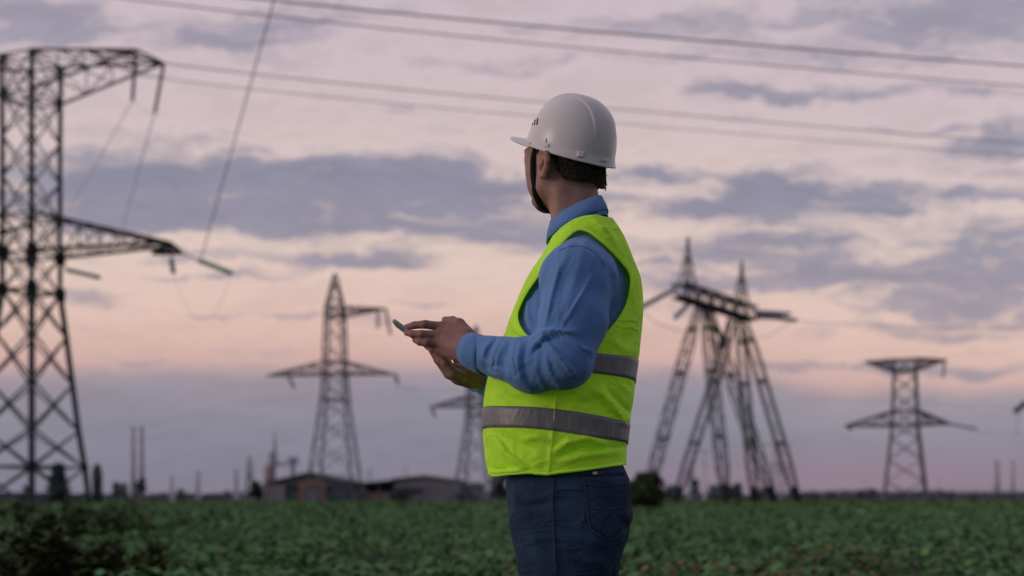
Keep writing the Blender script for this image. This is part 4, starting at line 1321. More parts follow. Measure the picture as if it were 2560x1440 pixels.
def hand_far(P):
    f = chain(P, [W(1232, 955, .05), W(1200, 950, .030), W(1176, 944, .018)], [.021, .0215, .023], .01)
    f = smin(f, chain(P, [W(1176, 944, .018), W(1150, 936, .006), W(1134, 926, .004)], [.024, .024, .018], .01), .012)
    for pts, rr in (([W(1150, 942, -.016), W(1134, 934, -.032), W(1114, 908, -.036), W(1099, 884, -.034)], [.016, .0125, .0105, .0085]),
                    ([W(1146, 942, -.004), W(1126, 934, -.016), W(1102, 904, -.018), W(1086, 876, -.016)], [.016, .0125, .0105, .0085]),
                    ([W(1146, 942, .012), W(1122, 934, .006), W(1096, 900, .004), W(1076, 868, .004)], [.016, .0125, .0105, .0088]),
                    ([W(1148, 938, .028), W(1122, 930, .026), W(1098, 900, .024), W(1082, 872, .024)], [.016, .0125, .0105, .0085]),
                    ([W(1172, 930, .036), W(1150, 905, .046), W(1132, 880, .046), W(1116, 862, .040)], [.017, .0135, .011, .009])):
        f = smin(f, chain(P, pts, rr, .004), .0055)
    return f


nv, nq = surface_nets(hand_near, W(995, 925, -.16) + [0, 0, 0], W(1225, 775, 0.01), .0020, smooth=1)
fv, fq = surface_nets(hand_far, W(1050, 985, -.07), W(1240, 840, .09), .0022, smooth=1)


def leg_pts(s):
    d = -.09 if s < 0 else .09
    return d


LEGN = Stack([(1290, 1284, 1570, .085, -.088), (1340, 1286, 1556, .094, -.092), (1390, 1291, 1536, .094, -.094), (1440, 1298, 1521, .091, -.095), (1560, 1320, 1500, .078, -.097), (1690, 1340, 1480, .066, -.1),
              (1800, 1348, 1490, .062, -.1), (1950, 1356, 1480, .056, -.1), (2070, 1352, 1480, .058, -.1)], 2.2)
LEGF = Stack([(1290, 1290, 1575, .085, .088), (1340, 1296, 1570, .094, .092), (1390, 1306, 1552, .094, .094), (1440, 1314, 1544, .091, .095), (1560, 1330, 1520, .078, .097), (1690, 1345, 1495, .066, .1),
              (1800, 1350, 1490, .062, .1), (1950, 1356, 1480, .056, .1), (2080, 1352, 1480, .058, .1)], 2.2)
HIPS = Stack([(1120, 1288, 1545, .165), (1165, 1272, 1553, .170), (1200, 1266, 1568, .173), (1250, 1268, 1572, .178), (1290, 1274, 1570, .181), (1330, 1282, 1556, .180), (1375, 1300, 1530, .17)], 2.5)


def jeans_f(P):
    f = smin(LEGN(P), LEGF(P), .012)
    return smin(f, HIPS(P), .03)


def body_f(P):
    f = smin(smax(trunk(P) + .028, W(0, 1110, 0)[2] - P[2], .02), jeans_f(P) + .014, .02)
    f = smin(f, sleeves(P) + .018, .02)
    for s in (-.1, .1):
        f = smin(f, cap(P, W(1410, 2080, s), W(1310, 2135, s), .045, .03), .03)
    return np.maximum(f, P[2] - W(0, 590, 0)[2])


bv, bq = surface_nets(body_f, (-.12, Y0 - .36, .005), (.42, Y0 + .36, 1.52), .014, smooth=1)
# body runs only where clothes cover it: cut at the cuffs
bx, by = proj(bv[:, 0], bv[:, 1], bv[:, 2])
bv, bq = clip_mesh(bv, bq, 1222 - bx + np.where(bv[:, 2] < .75, -500, 0))

# skin colours
SK = np.array([0.37, 0.205, 0.175])


def head_cols(V):
    Q = hl((V[:, 0], V[:, 1], V[:, 2])); c = np.tile(SK, (len(V), 1))
    def blend(mask, rgb): 
        m = np.clip(mask, 0, 1)[:, None]; c[:] = c * (1 - m) + np.array(rgb) * m
    g = lambda x, a, b: np.clip((x - a) / (b - a), 0, 1)
    jaw = g(-Q[2], .060, .085) * g(Q[0], -.01, .02)
    blend(jaw * .25, (0.11, 0.075, 0.065))
    goatee = g(Q[0], .050, .060) * g(-Q[2], .074, .084) * g(-np.abs(Q[1]), -.036, -.028)
    mou = g(Q[0], .08, .09) * g(-Q[2], .050, .055) * g(Q[2], -.064, -.060)
    blend(np.maximum(goatee, mou) * .85, (0.022, 0.016, 0.014))
    lip = (np.abs(Q[2] + .074) < .009) & (np.abs(Q[1]) < .024) & (Q[0] > .086)
    blend(lip * .8, (0.25, 0.10, 0.09))
    brow = (np.abs(Q[2] - .019 + .1 * np.abs(np.abs(Q[1]) - .03)) < .0045) & (np.abs(np.abs(Q[1]) - .031) < .021) & (Q[0] > .055)
    blend(brow * .9, (0.02, 0.015, 0.013))
    ey = np.sqrt((np.abs(Q[1]) - .031) ** 2 + ((Q[2] + .004) * 1.7) ** 2)
    eye = (ey < .0095) & (Q[0] > .07)
    blend(eye * 1.0, (0.5, 0.48, 0.46)); blend(((ey < .005) & (Q[0] > .07)) * 1.0, (0.02, 0.015, 0.012))
    # cropped stubble fading out under the hair line
    ln = np.interp(Q[0], [-.11, -.085, -.06, -.048, -.038, -.010, .01, .06], [-.084, -.084, -.080, -.072, -.030, .0, .006, .03])
    blend(np.clip(1 - (ln - Q[2]) / .016, 0, 1) * (Q[0] < -.02) * .75, (0.045, 0.035, 0.03))
    ear = g(np.abs(Q[1]), .076, .082)
    blend(ear * .6, (0.40, 0.19, 0.165))
    eh = np.exp(-(((Q[0] + .018) / .008) ** 2 + ((Q[2] + .045) / .011) ** 2)) * (np.abs(Q[1]) > .070)
    blend(eh * .75, (0.07, 0.03, 0.025))
    return c


def hand_cols(V, knuckles):
    c = np.tile(SK * np.array([.82, .74, .79]), (len(V), 1))
    for k in knuckles:
        d = np.linalg.norm(V - k, axis=1); m = np.exp(-(d / .010) ** 2)[:, None] * .45
        c = c * (1 - m) + np.array([.30, .13, .125]) * m
    return c


kn = [W(1106, 817, -.07), W(1098, 838, -.08), W(1095, 858, -.08), W(1063, 811, -.078), W(1054, 836, -.085), W(1068, 856, -.085), W(1014, 819, -.05), W(1015, 831, -.058), W(1113, 800, -.03)]
BV = np.concatenate([hv, nv, fv, bv]); o1, o2, o3 = len(hv), len(hv) + len(nv), len(hv) + len(nv) + len(fv)
BF = hq.tolist() + (nq + o1).tolist() + (fq + o2).tolist() + [[i + o3 for i in f] for f in bq]
BC = np.concatenate([head_cols(hv), hand_cols(nv, kn), hand_cols(fv, []) * np.array([.85, .9, .85]), np.tile(SK, (len(bv), 1))])
person = mesh_obj("person", BV, BF, M_skin, smooth=True, col=BC)
tag(person, "man in white hard hat, blue shirt and lime safety vest tapping a phone", "person")
shirt = mesh_obj("shirt", sv, sf, M_shirt, person, True)
_q = surf_line(bvh_of(sv, sf), smooth_poly(EDGE_FOLDS[0][0], False, 4), .0012, 5)
MB().tube(_q, .0011, 5).build("armhole_seam", M_shirt_seam, shirt, True)
solidify(shirt, .0025)

# --- hair under the helmet
def hair_f(P):
    Q = hl(P)
    f = ell(Q, (-.014, 0, .030), (.1035, .0815, .097))
    f = smin(f, ell(Q, (-.050, 0, -.035), (.052, .062, .050)), .03)
    f = smin(f, cap(P, W(1450, 440, .02), W(1452, 455, .02), .060), .02)
    ragged = .004 * np.sin(Q[1] * 260) * np.sin(Q[0] * 210 + 1) + .003 * np.sin(Q[0] * 420 + Q[1] * 170)
    # lower hair line: behind the ear down to the nape
    line = np.interp(Q[0], [-.11, -.085, -.06, -.048, -.038, -.010, .01, .06], [-.084, -.084, -.080, -.072, -.030, .0, .006, .03])
    # sideburn in front of the ear
    side = (Q[0] > -.004) & (Q[0] < .024) & (np.abs(Q[1]) > .05)
    line = np.where(side, -.010, line)
    f = np.maximum(f, (line + ragged - Q[2]) * .8)
    f = np.maximum(f, Q[0] - np.where(np.abs(Q[1]) > .045, .026, .08))
    return f


av, aq = surface_nets(hair_f, HC + [-.16, -.14, -.13], HC + [.16, .14, .10], .003, smooth=1)
HLN = ([-.11, -.085, -.06, -.048, -.038, -.010, .01, .06], [-.084, -.084, -.080, -.072, -.030, .0, .006, .03])


def hair_cols(V):
    Q = hl((V[:, 0], V[:, 1], V[:, 2])); k = np.clip((Q[2] - np.interp(Q[0], *HLN)) / .030, 0, 1)[:, None] ** .8
    return np.array([.095, .066, .055]) * (1 - k) + np.array([.018, .015, .013]) * k


hair = mesh_obj("hair", av, aq, M_hair, person, True, col=hair_cols(av))
# loose locks over the nape and behind the ear
mb = MB(); r = np.random.default_rng(3)
hb = bvh_of(av, aq)
for k in range(1500):
    a = r.uniform(-2.2, 2.2)
    z = r.uniform(-.070, .0)
    p = hw_((-.13 * math.cos(a), .13 * math.sin(a), z)); c0 = hw_((-.014, 0, z))
    hit = hb.ray_cast(Vector(p), Vector(c0 - p).normalized())
    if hit[0] is None: continue
    p = np.array(hit[0]); nrm = np.array(hit[1]); nrm = nrm if nrm.dot(p - c0) > 0 else -nrm
    L_ = r.uniform(.006, .012); d = np.array([r.normal(0, .25), r.normal(0, .25), -1.0]); d /= np.linalg.norm(d)
    tilt = r.uniform(.02, .22)
    q1 = p + nrm * .001; q2 = p + d * L_ * .55 + nrm * (L_ * tilt * .4 + .0008); q3 = p + d * L_ + nrm * L_ * tilt
    mb.tube([q1, q2, q3], [.0007, .0006, .0001], 4, False)
_lv = np.array(mb.V); mesh_obj("hair_locks", _lv, mb.F, M_hair, hair, col=np.array([.024, .020, .017]) * np.repeat(r.uniform(.7, 2.8, len(_lv) // 4 + 1), 4)[:len(_lv), None])

# --- collar
def ring_tilt(front, back, hwid, n=48, d=0.0, sq=2.0):
    f_, b_ = W(*front, d), W(*back, d); c = (f_ + b_) / 2; a = (f_ - b_) / 2; out = []
    for k in range(n):
        t = 2 * math.pi * k / n
        ct, st = math.cos(t), math.sin(t)
        out.append(c + a * ct + np.array([0, -hwid * st, 0]) - np.array([0, 0, .006 * st * st]))
    return out


R1 = [ring_tilt((1378, 600), (1520, 547), .088), ring_tilt((1374, 574), (1513, 520), .078), ring_tilt((1377, 555), (1503, 497), .068),
      ring_tilt((1375, 555), (1505, 496), .071), ring_tilt((1369, 578), (1515, 516), .083), ring_tilt((1366, 605), (1520, 533), .094)]
V, F = loft(R1)
collar = mesh_obj("collar", V, F, M_shirt, shirt, True); solidify(collar, .0018)
# --- cuffs
def cuff_ring(top, bot, d, hwid, n=32):
    t, b = W(*top, d), W(*bot, d); c = (t + b) / 2; a = (t - b) / 2
    ax = np.array([.5, -.35, -.1]); s = np.cross(a / np.linalg.norm(a), ax); s /= np.linalg.norm(s)
    return [c + a * math.cos(2 * math.pi * k / n) + s * hwid * math.sin(2 * math.pi * k / n) for k in range(n)]


V, F = loft([cuff_ring((1192, 838), (1157, 909), -.105, .036), cuff_ring((1190, 836), (1154, 911), -.105, .0385), cuff_ring((1204, 839), (1172, 922), -.112, .041), cuff_ring((1226, 844), (1196, 934), -.122, .043), cuff_ring((1236, 848), (1206, 938), -.128, .040)])
cf = mesh_obj("cuff", V, F, M_shirt, shirt, True); solidify(cf, .002)
V, F = loft([cuff_ring((1203, 926), (1183, 975), .027, .029), cuff_ring((1202, 923), (1180, 978), .027, .033), cuff_ring((1250, 928), (1236, 990), .05, .037)])
cf = mesh_obj("cuff", V, F, M_shirt, shirt, True); solidify(cf, .002)

# --- safety vest
def vest_f(P):
    return trunk(P) - .003


V_FOLDS = [([(1500, 985), (1530, 1010), (1560, 1050)], 10, 6), ([(1515, 970), (1540, 1000), (1568, 1030)], 7, -5), ([(1470, 985), (1500, 1000), (1530, 1030)], 12, -5), ([(1440, 990), (1480, 985), (1520, 975)], 14, 4),
           ([(1260, 1090), (1290, 1105), (1330, 1125)], 8, -5), ([(1310, 1098), (1345, 1092), (1375, 1104)], 7, 4), ([(1385, 1130), (1420, 1105), (1470, 1095), (1510, 1112)], 9, 6), ([(1400, 1140), (1450, 1118), (1500, 1122)], 7, -5),
           ([(1400, 1155), (1460, 1140), (1540, 1130)], 8, 4), ([(1230, 1090), (1260, 1130), (1310, 1170)], 12, 4), ([(1240, 1080), (1275, 1125), (1330, 1168)], 8, -3.5), ([(1470, 1130), (1510, 1120), (1555, 1118)], 7, -4),
           ([(1260, 990), (1280, 1000), (1310, 1005)], 10, -3), ([(1395, 985), (1420, 1000), (1480, 1010)], 10, -4), ([(1590, 700), (1585, 780), (1560, 850)], 12, 3), ([(1270, 830), (1290, 850), (1330, 856)], 8, -4),
           ([(1530, 850), (1555, 870), (1585, 880)], 12, 3), ([(1388, 985), (1384, 1050), (1376, 1120), (1370, 1184)], 3.5, 2.4), ([(1213, 1183), (1260, 1180), (1300, 1178)], 5, 5), ([(1240, 1172), (1280, 1171)], 5, -4),
           ([(1525, 560), (1548, 610), (1580, 670)], 14, -3), ([(1480, 545), (1520, 580), (1560, 640)], 10, 3)]
vv, vf = surface_nets(vest_f, W(1190, 1215, 0) + [0, -.26, 0], W(1625, 520, 0) + [.02, .26, 0], .0042, fold=lambda P: 2.0 * folds(P, [(p, w_ * .85, h) for p, w_, h in V_FOLDS], Y0 + .05), smooth=1)
ARM = smooth_poly([(1442, 578), (1415, 600), (1385, 632), (1352, 685), (1322, 728), (1301, 768), (1296, 795), (1306, 822), (1330, 846), (1380, 868), (1440, 872), (1490, 856), (1518, 828), (1545, 795), (1565, 758), (1574, 715), (1572, 685), (1555, 660), (1520, 622), (1488, 594), (1464, 579)])
NECK = smooth_poly([(1200, 900), (1275, 770), (1322, 670), (1358, 612), (1384, 590), (1408, 568), (1440, 548), (1482, 539), (1530, 545), (1580, 530)], False)
HEM = smooth_poly([(1150, 1160), (1215, 1168), (1222, 1184), (1238, 1191), (1270, 1187), (1320, 1185), (1365, 1188), (1400, 1184), (1460, 1177), (1520, 1168), (1562, 1163), (1640, 1160)], False)
px, py = proj(vv[:, 0], vv[:, 1], vv[:, 2])
# the far side is judged by its mirror image on the near side
my = 2 * Y0 - vv[:, 1]
mpx, mpy = proj(vv[:, 0], np.where(vv[:, 1] > Y0, my, vv[:, 1]), vv[:, 2])
nk = np.array(NECK); hm = np.array(HEM)
c_neck = np.interp(mpx, nk[:, 0], nk[:, 1]) - mpy
vtmp = np.maximum(-poly_sd(mpx, mpy, ARM), np.maximum(c_neck, py - np.interp(px, hm[:, 0], hm[:, 1])))
vv, vf = clip_mesh(vv, vf, vtmp)
vest = mesh_obj("safety_vest", vv, vf, M_vest, person, True)
solidify(vest, .0022, 1.0)
vb = bvh_of(vv, vf)
# bound edges of the vest
def binding(name, pts, r, mat, parent, off=.0015, step=5):
    q = surf_line(PB, pts, off, step)
    if len(q) > 2: return MB().tube(q, r, 6).build(name, mat, parent, True)


fullV, fullF = vv, vf
PB = vb


def inset(poly, d):
    q = np.array(poly); c = q.mean(0); return [tuple(p + (p - c) / np.linalg.norm(p - c) * d) for p in q]


_a = inset(ARM, 4)
for _run in (_a[2:70], _a[88:-1] + _a[:2]):
    binding("edge_binding", _run, .0016, M_vest_seam, vest, .0022)
binding("edge_binding", [(p[0] + 1, p[1] + 5) for p in NECK if 1388 < p[0] < 1524], .0016, M_vest_seam, vest, .0022)
binding("hem_binding", [(p[0], p[1] - 4) for p in HEM if 1226 < p[0] < 1556], .0022, M_vest_seam, vest, .0022)
binding("side_seam", smooth_poly([(1389, 985), (1384, 1050), (1377, 1120), (1371, 1180)], False, 5), .0012, M_vest_seam, vest, .0018)


# reflective bands: rings round the vest surface
def band(top, bot, off):
    """top, bot: lines (px, py) brought to the middle plane; a ring between them round the vest surface."""
    t, b = np.array(top, float), np.array(bot, float)
    n, m = 150, 6
    cx, cy = W(1392, 0, 0)[0], Y0
    th = 2 * np.pi * np.arange(n) / n
    dx, dy = np.cos(th), np.sin(th)
    def zline(L, x):
        return CAMH + (HOR - np.interp(CX + FPX * x / Y0, L[:, 0], L[:, 1])) / FPX * Y0
    def surf(z):
        lo, hi = np.full(n, .02), np.full(n, .40)
        for _ in range(18):
            md = (lo + hi) / 2
            ins = VF((cx + dx * md, cy + dy * md, z)) < 0
            lo = np.where(ins, md, lo); hi = np.where(ins, hi, md)
        return cx + dx * (lo + off), cy + dy * (lo + off)
    zt = np.full(n, CAMH + (HOR - t[len(t) // 2][1]) / FPX * Y0); zb = zt.copy()
    for _ in range(3):
        zt, zb = zline(t, surf(zt)[0]), zline(b, surf(zb)[0])
    V = np.zeros((n, m + 1, 3)); F = []
    for j in range(m + 1):
        z = zt + (zb - zt) * j / m; x, y = surf(z); V[:, j] = np.stack([x, y, z], 1)
    for i in range(n):
        for j in range(m):
            a, c = i * (m + 1) + j, ((i + 1) % n) * (m + 1) + j
            F.append([a, c, c + 1, a + 1])
    return V.reshape(-1, 3), F


def VF(P):
    return vest_f(P) - 2.0 * folds(P, [(p, w_ * .85, h) for p, w_, h in V_FOLDS], Y0 + .05)


def mid(L):   # frame line on the near side -> the same line at the middle plane of the body (near side is about 9 % larger)
    out = []
    for x, y in L:
        e = max(0.0, 1 - ((x - 1390) / 180.0) ** 2) ** .5 * .185
        k = (Y0 - e) / Y0
        out.append((x, HOR - (HOR - y) * k))
    return out


for top, bot in (([(1211, 1022), (1255, 1018), (1300, 1018), (1345, 1020), (1390, 1025), (1440, 1033), (1490, 1043), (1530, 1053), (1568, 1064)],
                  [(1211, 1075), (1255, 1071), (1300, 1071), (1345, 1074), (1390, 1080), (1440, 1089), (1490, 1098), (1530, 1104), (1562, 1110)]),
                 ([(1230, 868), (1300, 866), (1390, 872), (1460, 884), (1490, 890), (1530, 896), (1560, 902), (1592, 911)],
                  [(1222, 922), (1300, 920), (1390, 925), (1460, 935), (1490, 940), (1530, 947), (1560, 955), (1587, 963)])):
    V, F = band(mid(top), mid(bot), .0042)
    bnd = mesh_obj("reflective_strip", V, F, M_refl, vest, True); solidify(bnd, .0012, 1.0)

# --- jeans
J_FOLDS = [([(1290, 1240), (1330, 1250), (1380, 1240)], 9, 3), ([(1290, 1262), (1330, 1268), (1375, 1255)], 7, -3), ([(1300, 1300), (1335, 1330), (1350, 1390)], 12, 3), ([(1390, 1300), (1440, 1320), (1470, 1340)], 12, -4),
           ([(1400, 1330), (1450, 1350), (1520, 1360)], 12, 4), ([(1470, 1395), (1500, 1410), (1525, 1430)], 10, 4), ([(1310, 1380), (1330, 1410), (1336, 1440)], 9, -3), ([(1540, 1290), (1560, 1310), (1572, 1330)], 8, -5),
           ([(1280, 1195), (1276, 1240), (1284, 1290)], 5, -5), ([(1385, 1190), (1384, 1270), (1388, 1360), (1392, 1440)], 3.5, 2.5), ([(1440, 1400), (1470, 1420), (1480, 1440)], 10, -4), ([(1350, 1215), (1400, 1225), (1450, 1222)], 9, 3)]
jv, jq = surface_nets(jeans_f, (-.06, Y0 - .25, .06), (.38, Y0 + .25, W(0, 1128, 0)[2]), .0065, fold=lambda P: 1.7 * folds(P, J_FOLDS, Y0 + .0), smooth=1)
jq_l = jq
jv, jq_l = clip_mesh(jv, jq, np.maximum(.085 - jv[:, 2], (np.interp(proj(jv[:, 0], jv[:, 1], jv[:, 2])[0], hm[:, 0], hm[:, 1]) - 9 - proj(jv[:, 0], jv[:, 1], jv[:, 2])[1]) * .001))
jeans = mesh_obj("jeans", jv, jq_l, M_jean, person, True); solidify(jeans, .0025)
jb = bvh_of(jv, jq_l)
# back pocket, seams, tags
V, F = [], []
pk = [(1456, 1196), (1474, 1318), (1518, 1348), (1552, 1332), (1571, 1215), (1570, 1192)]
nu, nv_ = 16, 22; ix = {}
for i in range(nu + 1):
    for j in range(nv_ + 1):
        u, v = i / nu, j / nv_
        l = np.array([1456 + 20 * v, 1194 + 124 * v]); rr = np.array([1569 - 6 * v, 1194 + 118 * v])
        p = l * (1 - u) + rr * u + np.array([0, 30 * v * (1 - abs(2 * u - 1))])
        q = cast(jb, p[0], p[1], .0028)
        if q is not None: ix[(i, j)] = len(V); V.append(q)
for i in range(nu):
    for j in range(nv_):
        k = [(i, j), (i + 1, j), (i + 1, j + 1), (i, j + 1)]
        if all(a in ix for a in k): F.append([ix[a] for a in k])
pkt = mesh_obj("back_pocket", V, F, M_jean, jeans, True); solidify(pkt, .0016)
def seam(name, pts, r=.0011, off=.0034, mat=None, parent=None, bv=None):
    q = surf_line(bv or jb, pts, off, 6)
    if len(q) > 2: return MB().tube(q, r, 5).build(name, mat or M_jean_seam, parent or jeans, True)
seam("pocket_seam", smooth_poly([(1458, 1198), (1466, 1260), (1475, 1318), (1518, 1350), (1548, 1334)], False, 4), off=.0048)
seam("pocket_hem", [(1456, 1212), (1500, 1216), (1568, 1210)], off=.0048)
seam("pocket_fold_line", [(1474, 1272), (1510, 1276), (1560, 1270)], off=.0048)
seam("side_seam", smooth_poly([(1384, 1190), (1382, 1270), (1387, 1360), (1390, 1436)], False, 4))
seam("yoke_seam", [(1390, 1225), (1420, 1222), (1456, 1226)], .0008)
V, F = patch(jb, (1479, 1177), (1490, 1178), (1490, 1184), (1479, 1183), 2, 2, .0035)
# waistband under the vest hem
V, F = patch(jb, (1270, 1180), (1574, 1159), (1576, 1186), (1270, 1196), 40, 4, .0022)
wbnd = mesh_obj("waistband", V, F, M_jean, jeans, True); solidify(wbnd, .0015)
V, F = patch(jb, (1480, 1180), (1491, 1180), (1491, 1187), (1480, 1187), 2, 2, .0052); mesh_obj("woven_tag", V, F, M_tagw, jeans)
V, F = patch(jb, (1491.5, 1180), (1502, 1180), (1502, 1187), (1491.5, 1187), 2, 2, .0052); mesh_obj("woven_tag", V, F, M_tagr, jeans)
V, F = patch(jb, (1373, 1182), (1382, 1182), (1382, 1198), (1373, 1198), 2, 3, .0055); mesh_obj("belt_loop", V, F, M_jean_dark, jeans)
# boots
for s, nm in ((-.1, "boot"), (.1, "boot")):
    def boot_f(P, s=s):
        a = W(1412, 2050, s); f = cap(P, a, (a[0], a[1], .10), .062, .058)
        f = smin(f, cap(P, (a[0], a[1], .062), (a[0] - .15, a[1], .048), .058, .046), .03)
        return np.maximum(f, .002 - P[2])
    a = W(1412, 2050, s)
    v_, q_ = surface_nets(boot_f, (a[0] - .23, a[1] - .1, -.01), (a[0] + .09, a[1] + .1, .17), .008)
    mesh_obj(nm, v_, q_, M_boot, person, True)

# --- helmet
HPIT, HPHI = math.radians(27), math.radians(42)
hf = np.array([-math.cos(HPHI) * math.cos(HPIT), math.sin(HPHI) * math.cos(HPIT), math.sin(HPIT)])
hs = np.array([-math.sin(HPHI), -math.cos(HPHI), -.17]); hs -= hf * hs.dot(hf); hs /= np.linalg.norm(hs)
hu = np.cross(hf, hs); hu = hu if hu[2] > 0 else -hu
HO = W(1423, 389, 0.0)
RHm = np.stack([hf, hs, hu])
A_, B_, H_ = .114, .098, .132


def hel_many(th, t, off=0.0):
    """Helmet surface: th round from the front (towards his left), t 0 at the rim .. 1 at the crown."""
    th, t = np.broadcast_arrays(np.asarray(th, float), np.asarray(t, float))
    a = t * np.pi / 2
    h = np.sin(a) ** (2 / 2.35); rr = np.maximum(np.cos(a), 0) ** (2 / 2.35)
    x, y, z = A_ * rr * np.cos(th), B_ * rr * np.sin(th), H_ * h
    k = np.exp(-(t / .045) ** 2) * .0055
    x = x + k * np.cos(th); y = y + k * np.sin(th)
    sx = np.abs(y)
    grow = np.clip((t - .20) / .25, 0, 1)
    st = .0030 * grow / (1 + np.exp(np.clip((sx - .038) / .0009, -50, 50))) - .0010 * grow * np.exp(-((sx - .0405) / .0016) ** 2)
    n = np.stack([x / A_ ** 2, y / B_ ** 2, z / H_ ** 2 + 1e-6], -1); n /= np.linalg.norm(n, axis=-1)[..., None]
    p = np.stack([x, y, z], -1) + n * (st + off)[..., None]
    return HO + p @ RHm


def hel(th, t, off=0.0): return hel_many(th, t, off)


NT, NU = 420, 120
F = []
ts = (np.arange(NU) / NU) ** 1.15
V = hel_many((2 * np.pi * np.arange(NT) / NT)[None, :], ts[:, None]).reshape(-1, 3).tolist()
V.append(hel(0, 1.0).tolist()); apex = len(V) - 1
for i in range(NU - 1):
    for k in range(NT): F.append([i * NT + k, i * NT + (k + 1) % NT, (i + 1) * NT + (k + 1) % NT, (i + 1) * NT + k])
for k in range(NT): F.append([(NU - 1) * NT + k, (NU - 1) * NT + (k + 1) % NT, apex])
helmet = mesh_obj("safety_helmet", V, F, M_helmet, person, True)
hbv = bvh_of(V, F)
solidify(helmet, .0028, -1.0)
rim = MB().tube([hel(2 * math.pi * k / 96, 0.004) for k in range(97)], .0026, 8, False).build("rim", M_helmet, helmet, True)
# brim
V, F = [], []; nb, mb_ = 56, 10
for i in range(nb + 1):
    a = math.radians(-72 + 144 * i / nb); reach = .056 * max(0, math.cos(a * 90 / 72)) ** .75
    base = RHm @ (hel(a, .02) - HO)
    for j in range(mb_ + 1):
        s = j / mb_
        p = base + np.array([math.cos(a) * reach * s, math.sin(a) * reach * s * .55, -.003 * s * s - .008 * s * s * abs(math.sin(a)) ** 2])
        V.append(HO + RHm.T @ p)
for i in range(nb):
    for j in range(mb_): F.append([i * (mb_ + 1) + j, (i + 1) * (mb_ + 1) + j, (i + 1) * (mb_ + 1) + j + 1, i * (mb_ + 1) + j + 1])
brim = mesh_obj("brim", V, F, M_helmet, helmet, True); solidify(brim, .003)
# suspension slots, moulded clips and the printed mark on the front
def hpatch(name, c00, c10, c11, c01, mat, off=.0016, nu=4, nv=4, th=.0012):
    V, F = patch(hbv, c00, c10, c11, c01, nu, nv, off)
    if F:
        o = mesh_obj(name, V, F, mat, helmet, True); solidify(o, th); return o
hpatch("moulded_clip", (1443, 379), (1463, 380), (1460, 394), (1441, 393), M_helmet, .0020)
hpatch("moulded_clip", (1501, 396), (1517, 398), (1517, 404), (1501, 403), M_helmet, .0026)
hpatch("suspension_slot", (1365, 346), (1367.5, 346), (1366.5, 356), (1364, 356), M_greyplastic, .0004, 2, 2, .0004)
hpatch("suspension_clip", (1361, 359), (1373, 360), (1373, 368), (1361, 367), M_helmet, .0016)
for k, (a, b, c, d) in enumerate(((1326.5, 1328, 304, 314), (1331, 1332.6, 302, 313.5), (1336, 1337.8, 300, 313), (1342, 1344.6, 296.5, 312.5))):
    hpatch("printed_bar", (a + 1.5, c), (b + 1.5, c - .5), (b - .8, d - .5), (a - .8, d), M_print, .0010, 2, 4, .0004)

# --- chin strap: from the helmet before the ear, down the cheek and under the chin
body_b = bvh_of(hv, hq)
left_ = [(1340, 372), (1336, 392), (1335, 410), (1335, 430), (1337, 455), (1343, 485), (1351, 508), (1360, 521)]
pts = [cast(body_b, x, y, .0018) for x, y in smooth_poly(left_, False, 5)]
pts = [p for p in pts if p is not None]
for _ in range(6): pts = [pts[0]] + [(pts[i - 1] + 2 * pts[i] + pts[i + 1]) / 4 for i in range(1, len(pts) - 1)] + [pts[-1]]
pts = [p + (p - hw_((.03, 0, -.03))) / np.linalg.norm(p - hw_((.03, 0, -.03))) * .0022 for p in pts]
def ribbon(name, pts, wid, mat, parent, nrm_to):
    V, F = [], []
    for i, p in enumerate(pts):
        d = pts[min(i + 1, len(pts) - 1)] - pts[max(i - 1, 0)]; d /= np.linalg.norm(d) + 1e-9
        n = p - nrm_to(p); n /= np.linalg.norm(n); s = np.cross(d, n); s /= np.linalg.norm(s)
        V += [p + s * wid / 2 - n * .0, p - s * wid / 2]
    for i in range(len(pts) - 1): F.append([2 * i, 2 * i + 1, 2 * i + 3, 2 * i + 2])
    o = mesh_obj(name, V, F, mat, parent, True); solidify(o, .0016); return o
ctr_h = hw_((.03, 0, -.03))
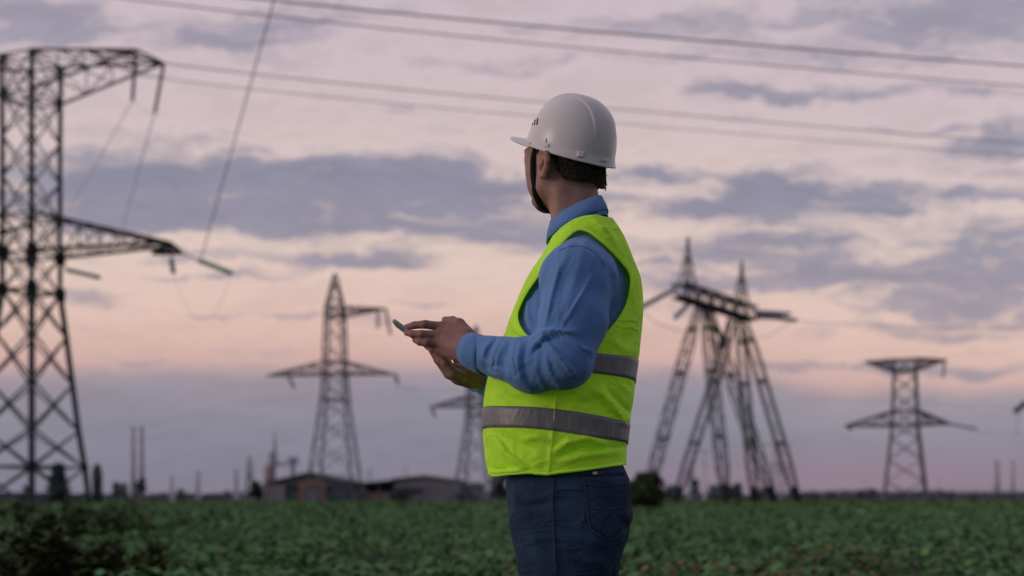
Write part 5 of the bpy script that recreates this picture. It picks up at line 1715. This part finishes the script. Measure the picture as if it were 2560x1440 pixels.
# under the chin and up the other cheek (mirrored in the head)
mir = []
for p in pts:
    q = RH @ (p - HC); mir.append(HC + RH.T @ (q * np.array([1, -1, 1])))
und = []
for t in np.linspace(0, 1, 9)[1:-1]:
    p = lerp(pts[-1], mir[-1], t); c = ctr_h
    hit = body_b.ray_cast(Vector(p + (p - c) * .8), Vector(c - p).normalized())
    und.append(np.array(hit[0]) + (p - c) / np.linalg.norm(p - c) * .0018 if hit[0] is not None else p)
top = pts[0] + np.array([0.004, 0, .02]); topm = mir[0] + np.array([0, 0, .02])
strap = ribbon("chin_strap", [top] + pts + und + mir[::-1] + [topm], .0185, M_black, helmet, lambda p: ctr_h)

# --- the phone in his hands
pa, pb = W(986, 806, .0), W(1128, 908, .0)
ax = (pb - pa) / np.linalg.norm(pb - pa); nn = np.array([-ax[2], 0, ax[0]]); nn = nn if nn[2] > 0 else -nn
yv = np.array([0, 1.0, 0]); Lp = np.linalg.norm(pb - pa); hwp, thp = .036, .0042
def rbox(lx, ly, rad, z0, z1, n=6, inset=0.0):
    ring = []
    for cx_, cy_, a0 in ((lx - rad, ly - rad, 0), (-lx + rad, ly - rad, 90), (-lx + rad, -ly + rad, 180), (lx - rad, -ly + rad, 270)):
        for k in range(n + 1):
            a = math.radians(a0 + 90 * k / n); ring.append((cx_ + (rad - inset) * math.cos(a), cy_ + (rad - inset) * math.sin(a)))
    return ring
c = (pa + pb) / 2
def pw(x, y, z): return c + ax * x + yv * y + nn * z
rings = []
for z, ins in ((-thp, .0015), (-thp + .0012, 0), (thp - .0012, 0), (thp, .0015)):
    rings.append([pw(x, y, z) for x, y in rbox(Lp / 2, hwp, .010, 0, 0, 6, ins)])
V, F = loft(rings); n = len(rings[0]); F.append(list(range(n))[::-1]); F.append([3 * n + k for k in range(n)])
phone = mesh_obj("smartphone", V, F, M_phone, smooth=False)
tag(phone, "thin silver smartphone held edge on in the man's hands", "phone")
ring = [pw(x, y, thp + .0004) for x, y in rbox(Lp / 2 - .004, hwp - .003, .008, 0, 0)]
mesh_obj("screen", ring, [list(range(len(ring)))], M_screen, phone)
m = MB(); m.bar(pw(-.03, -hwp, 0), pw(-.01, -hwp, 0), .0018); m.build("side_button", M_phone, phone)
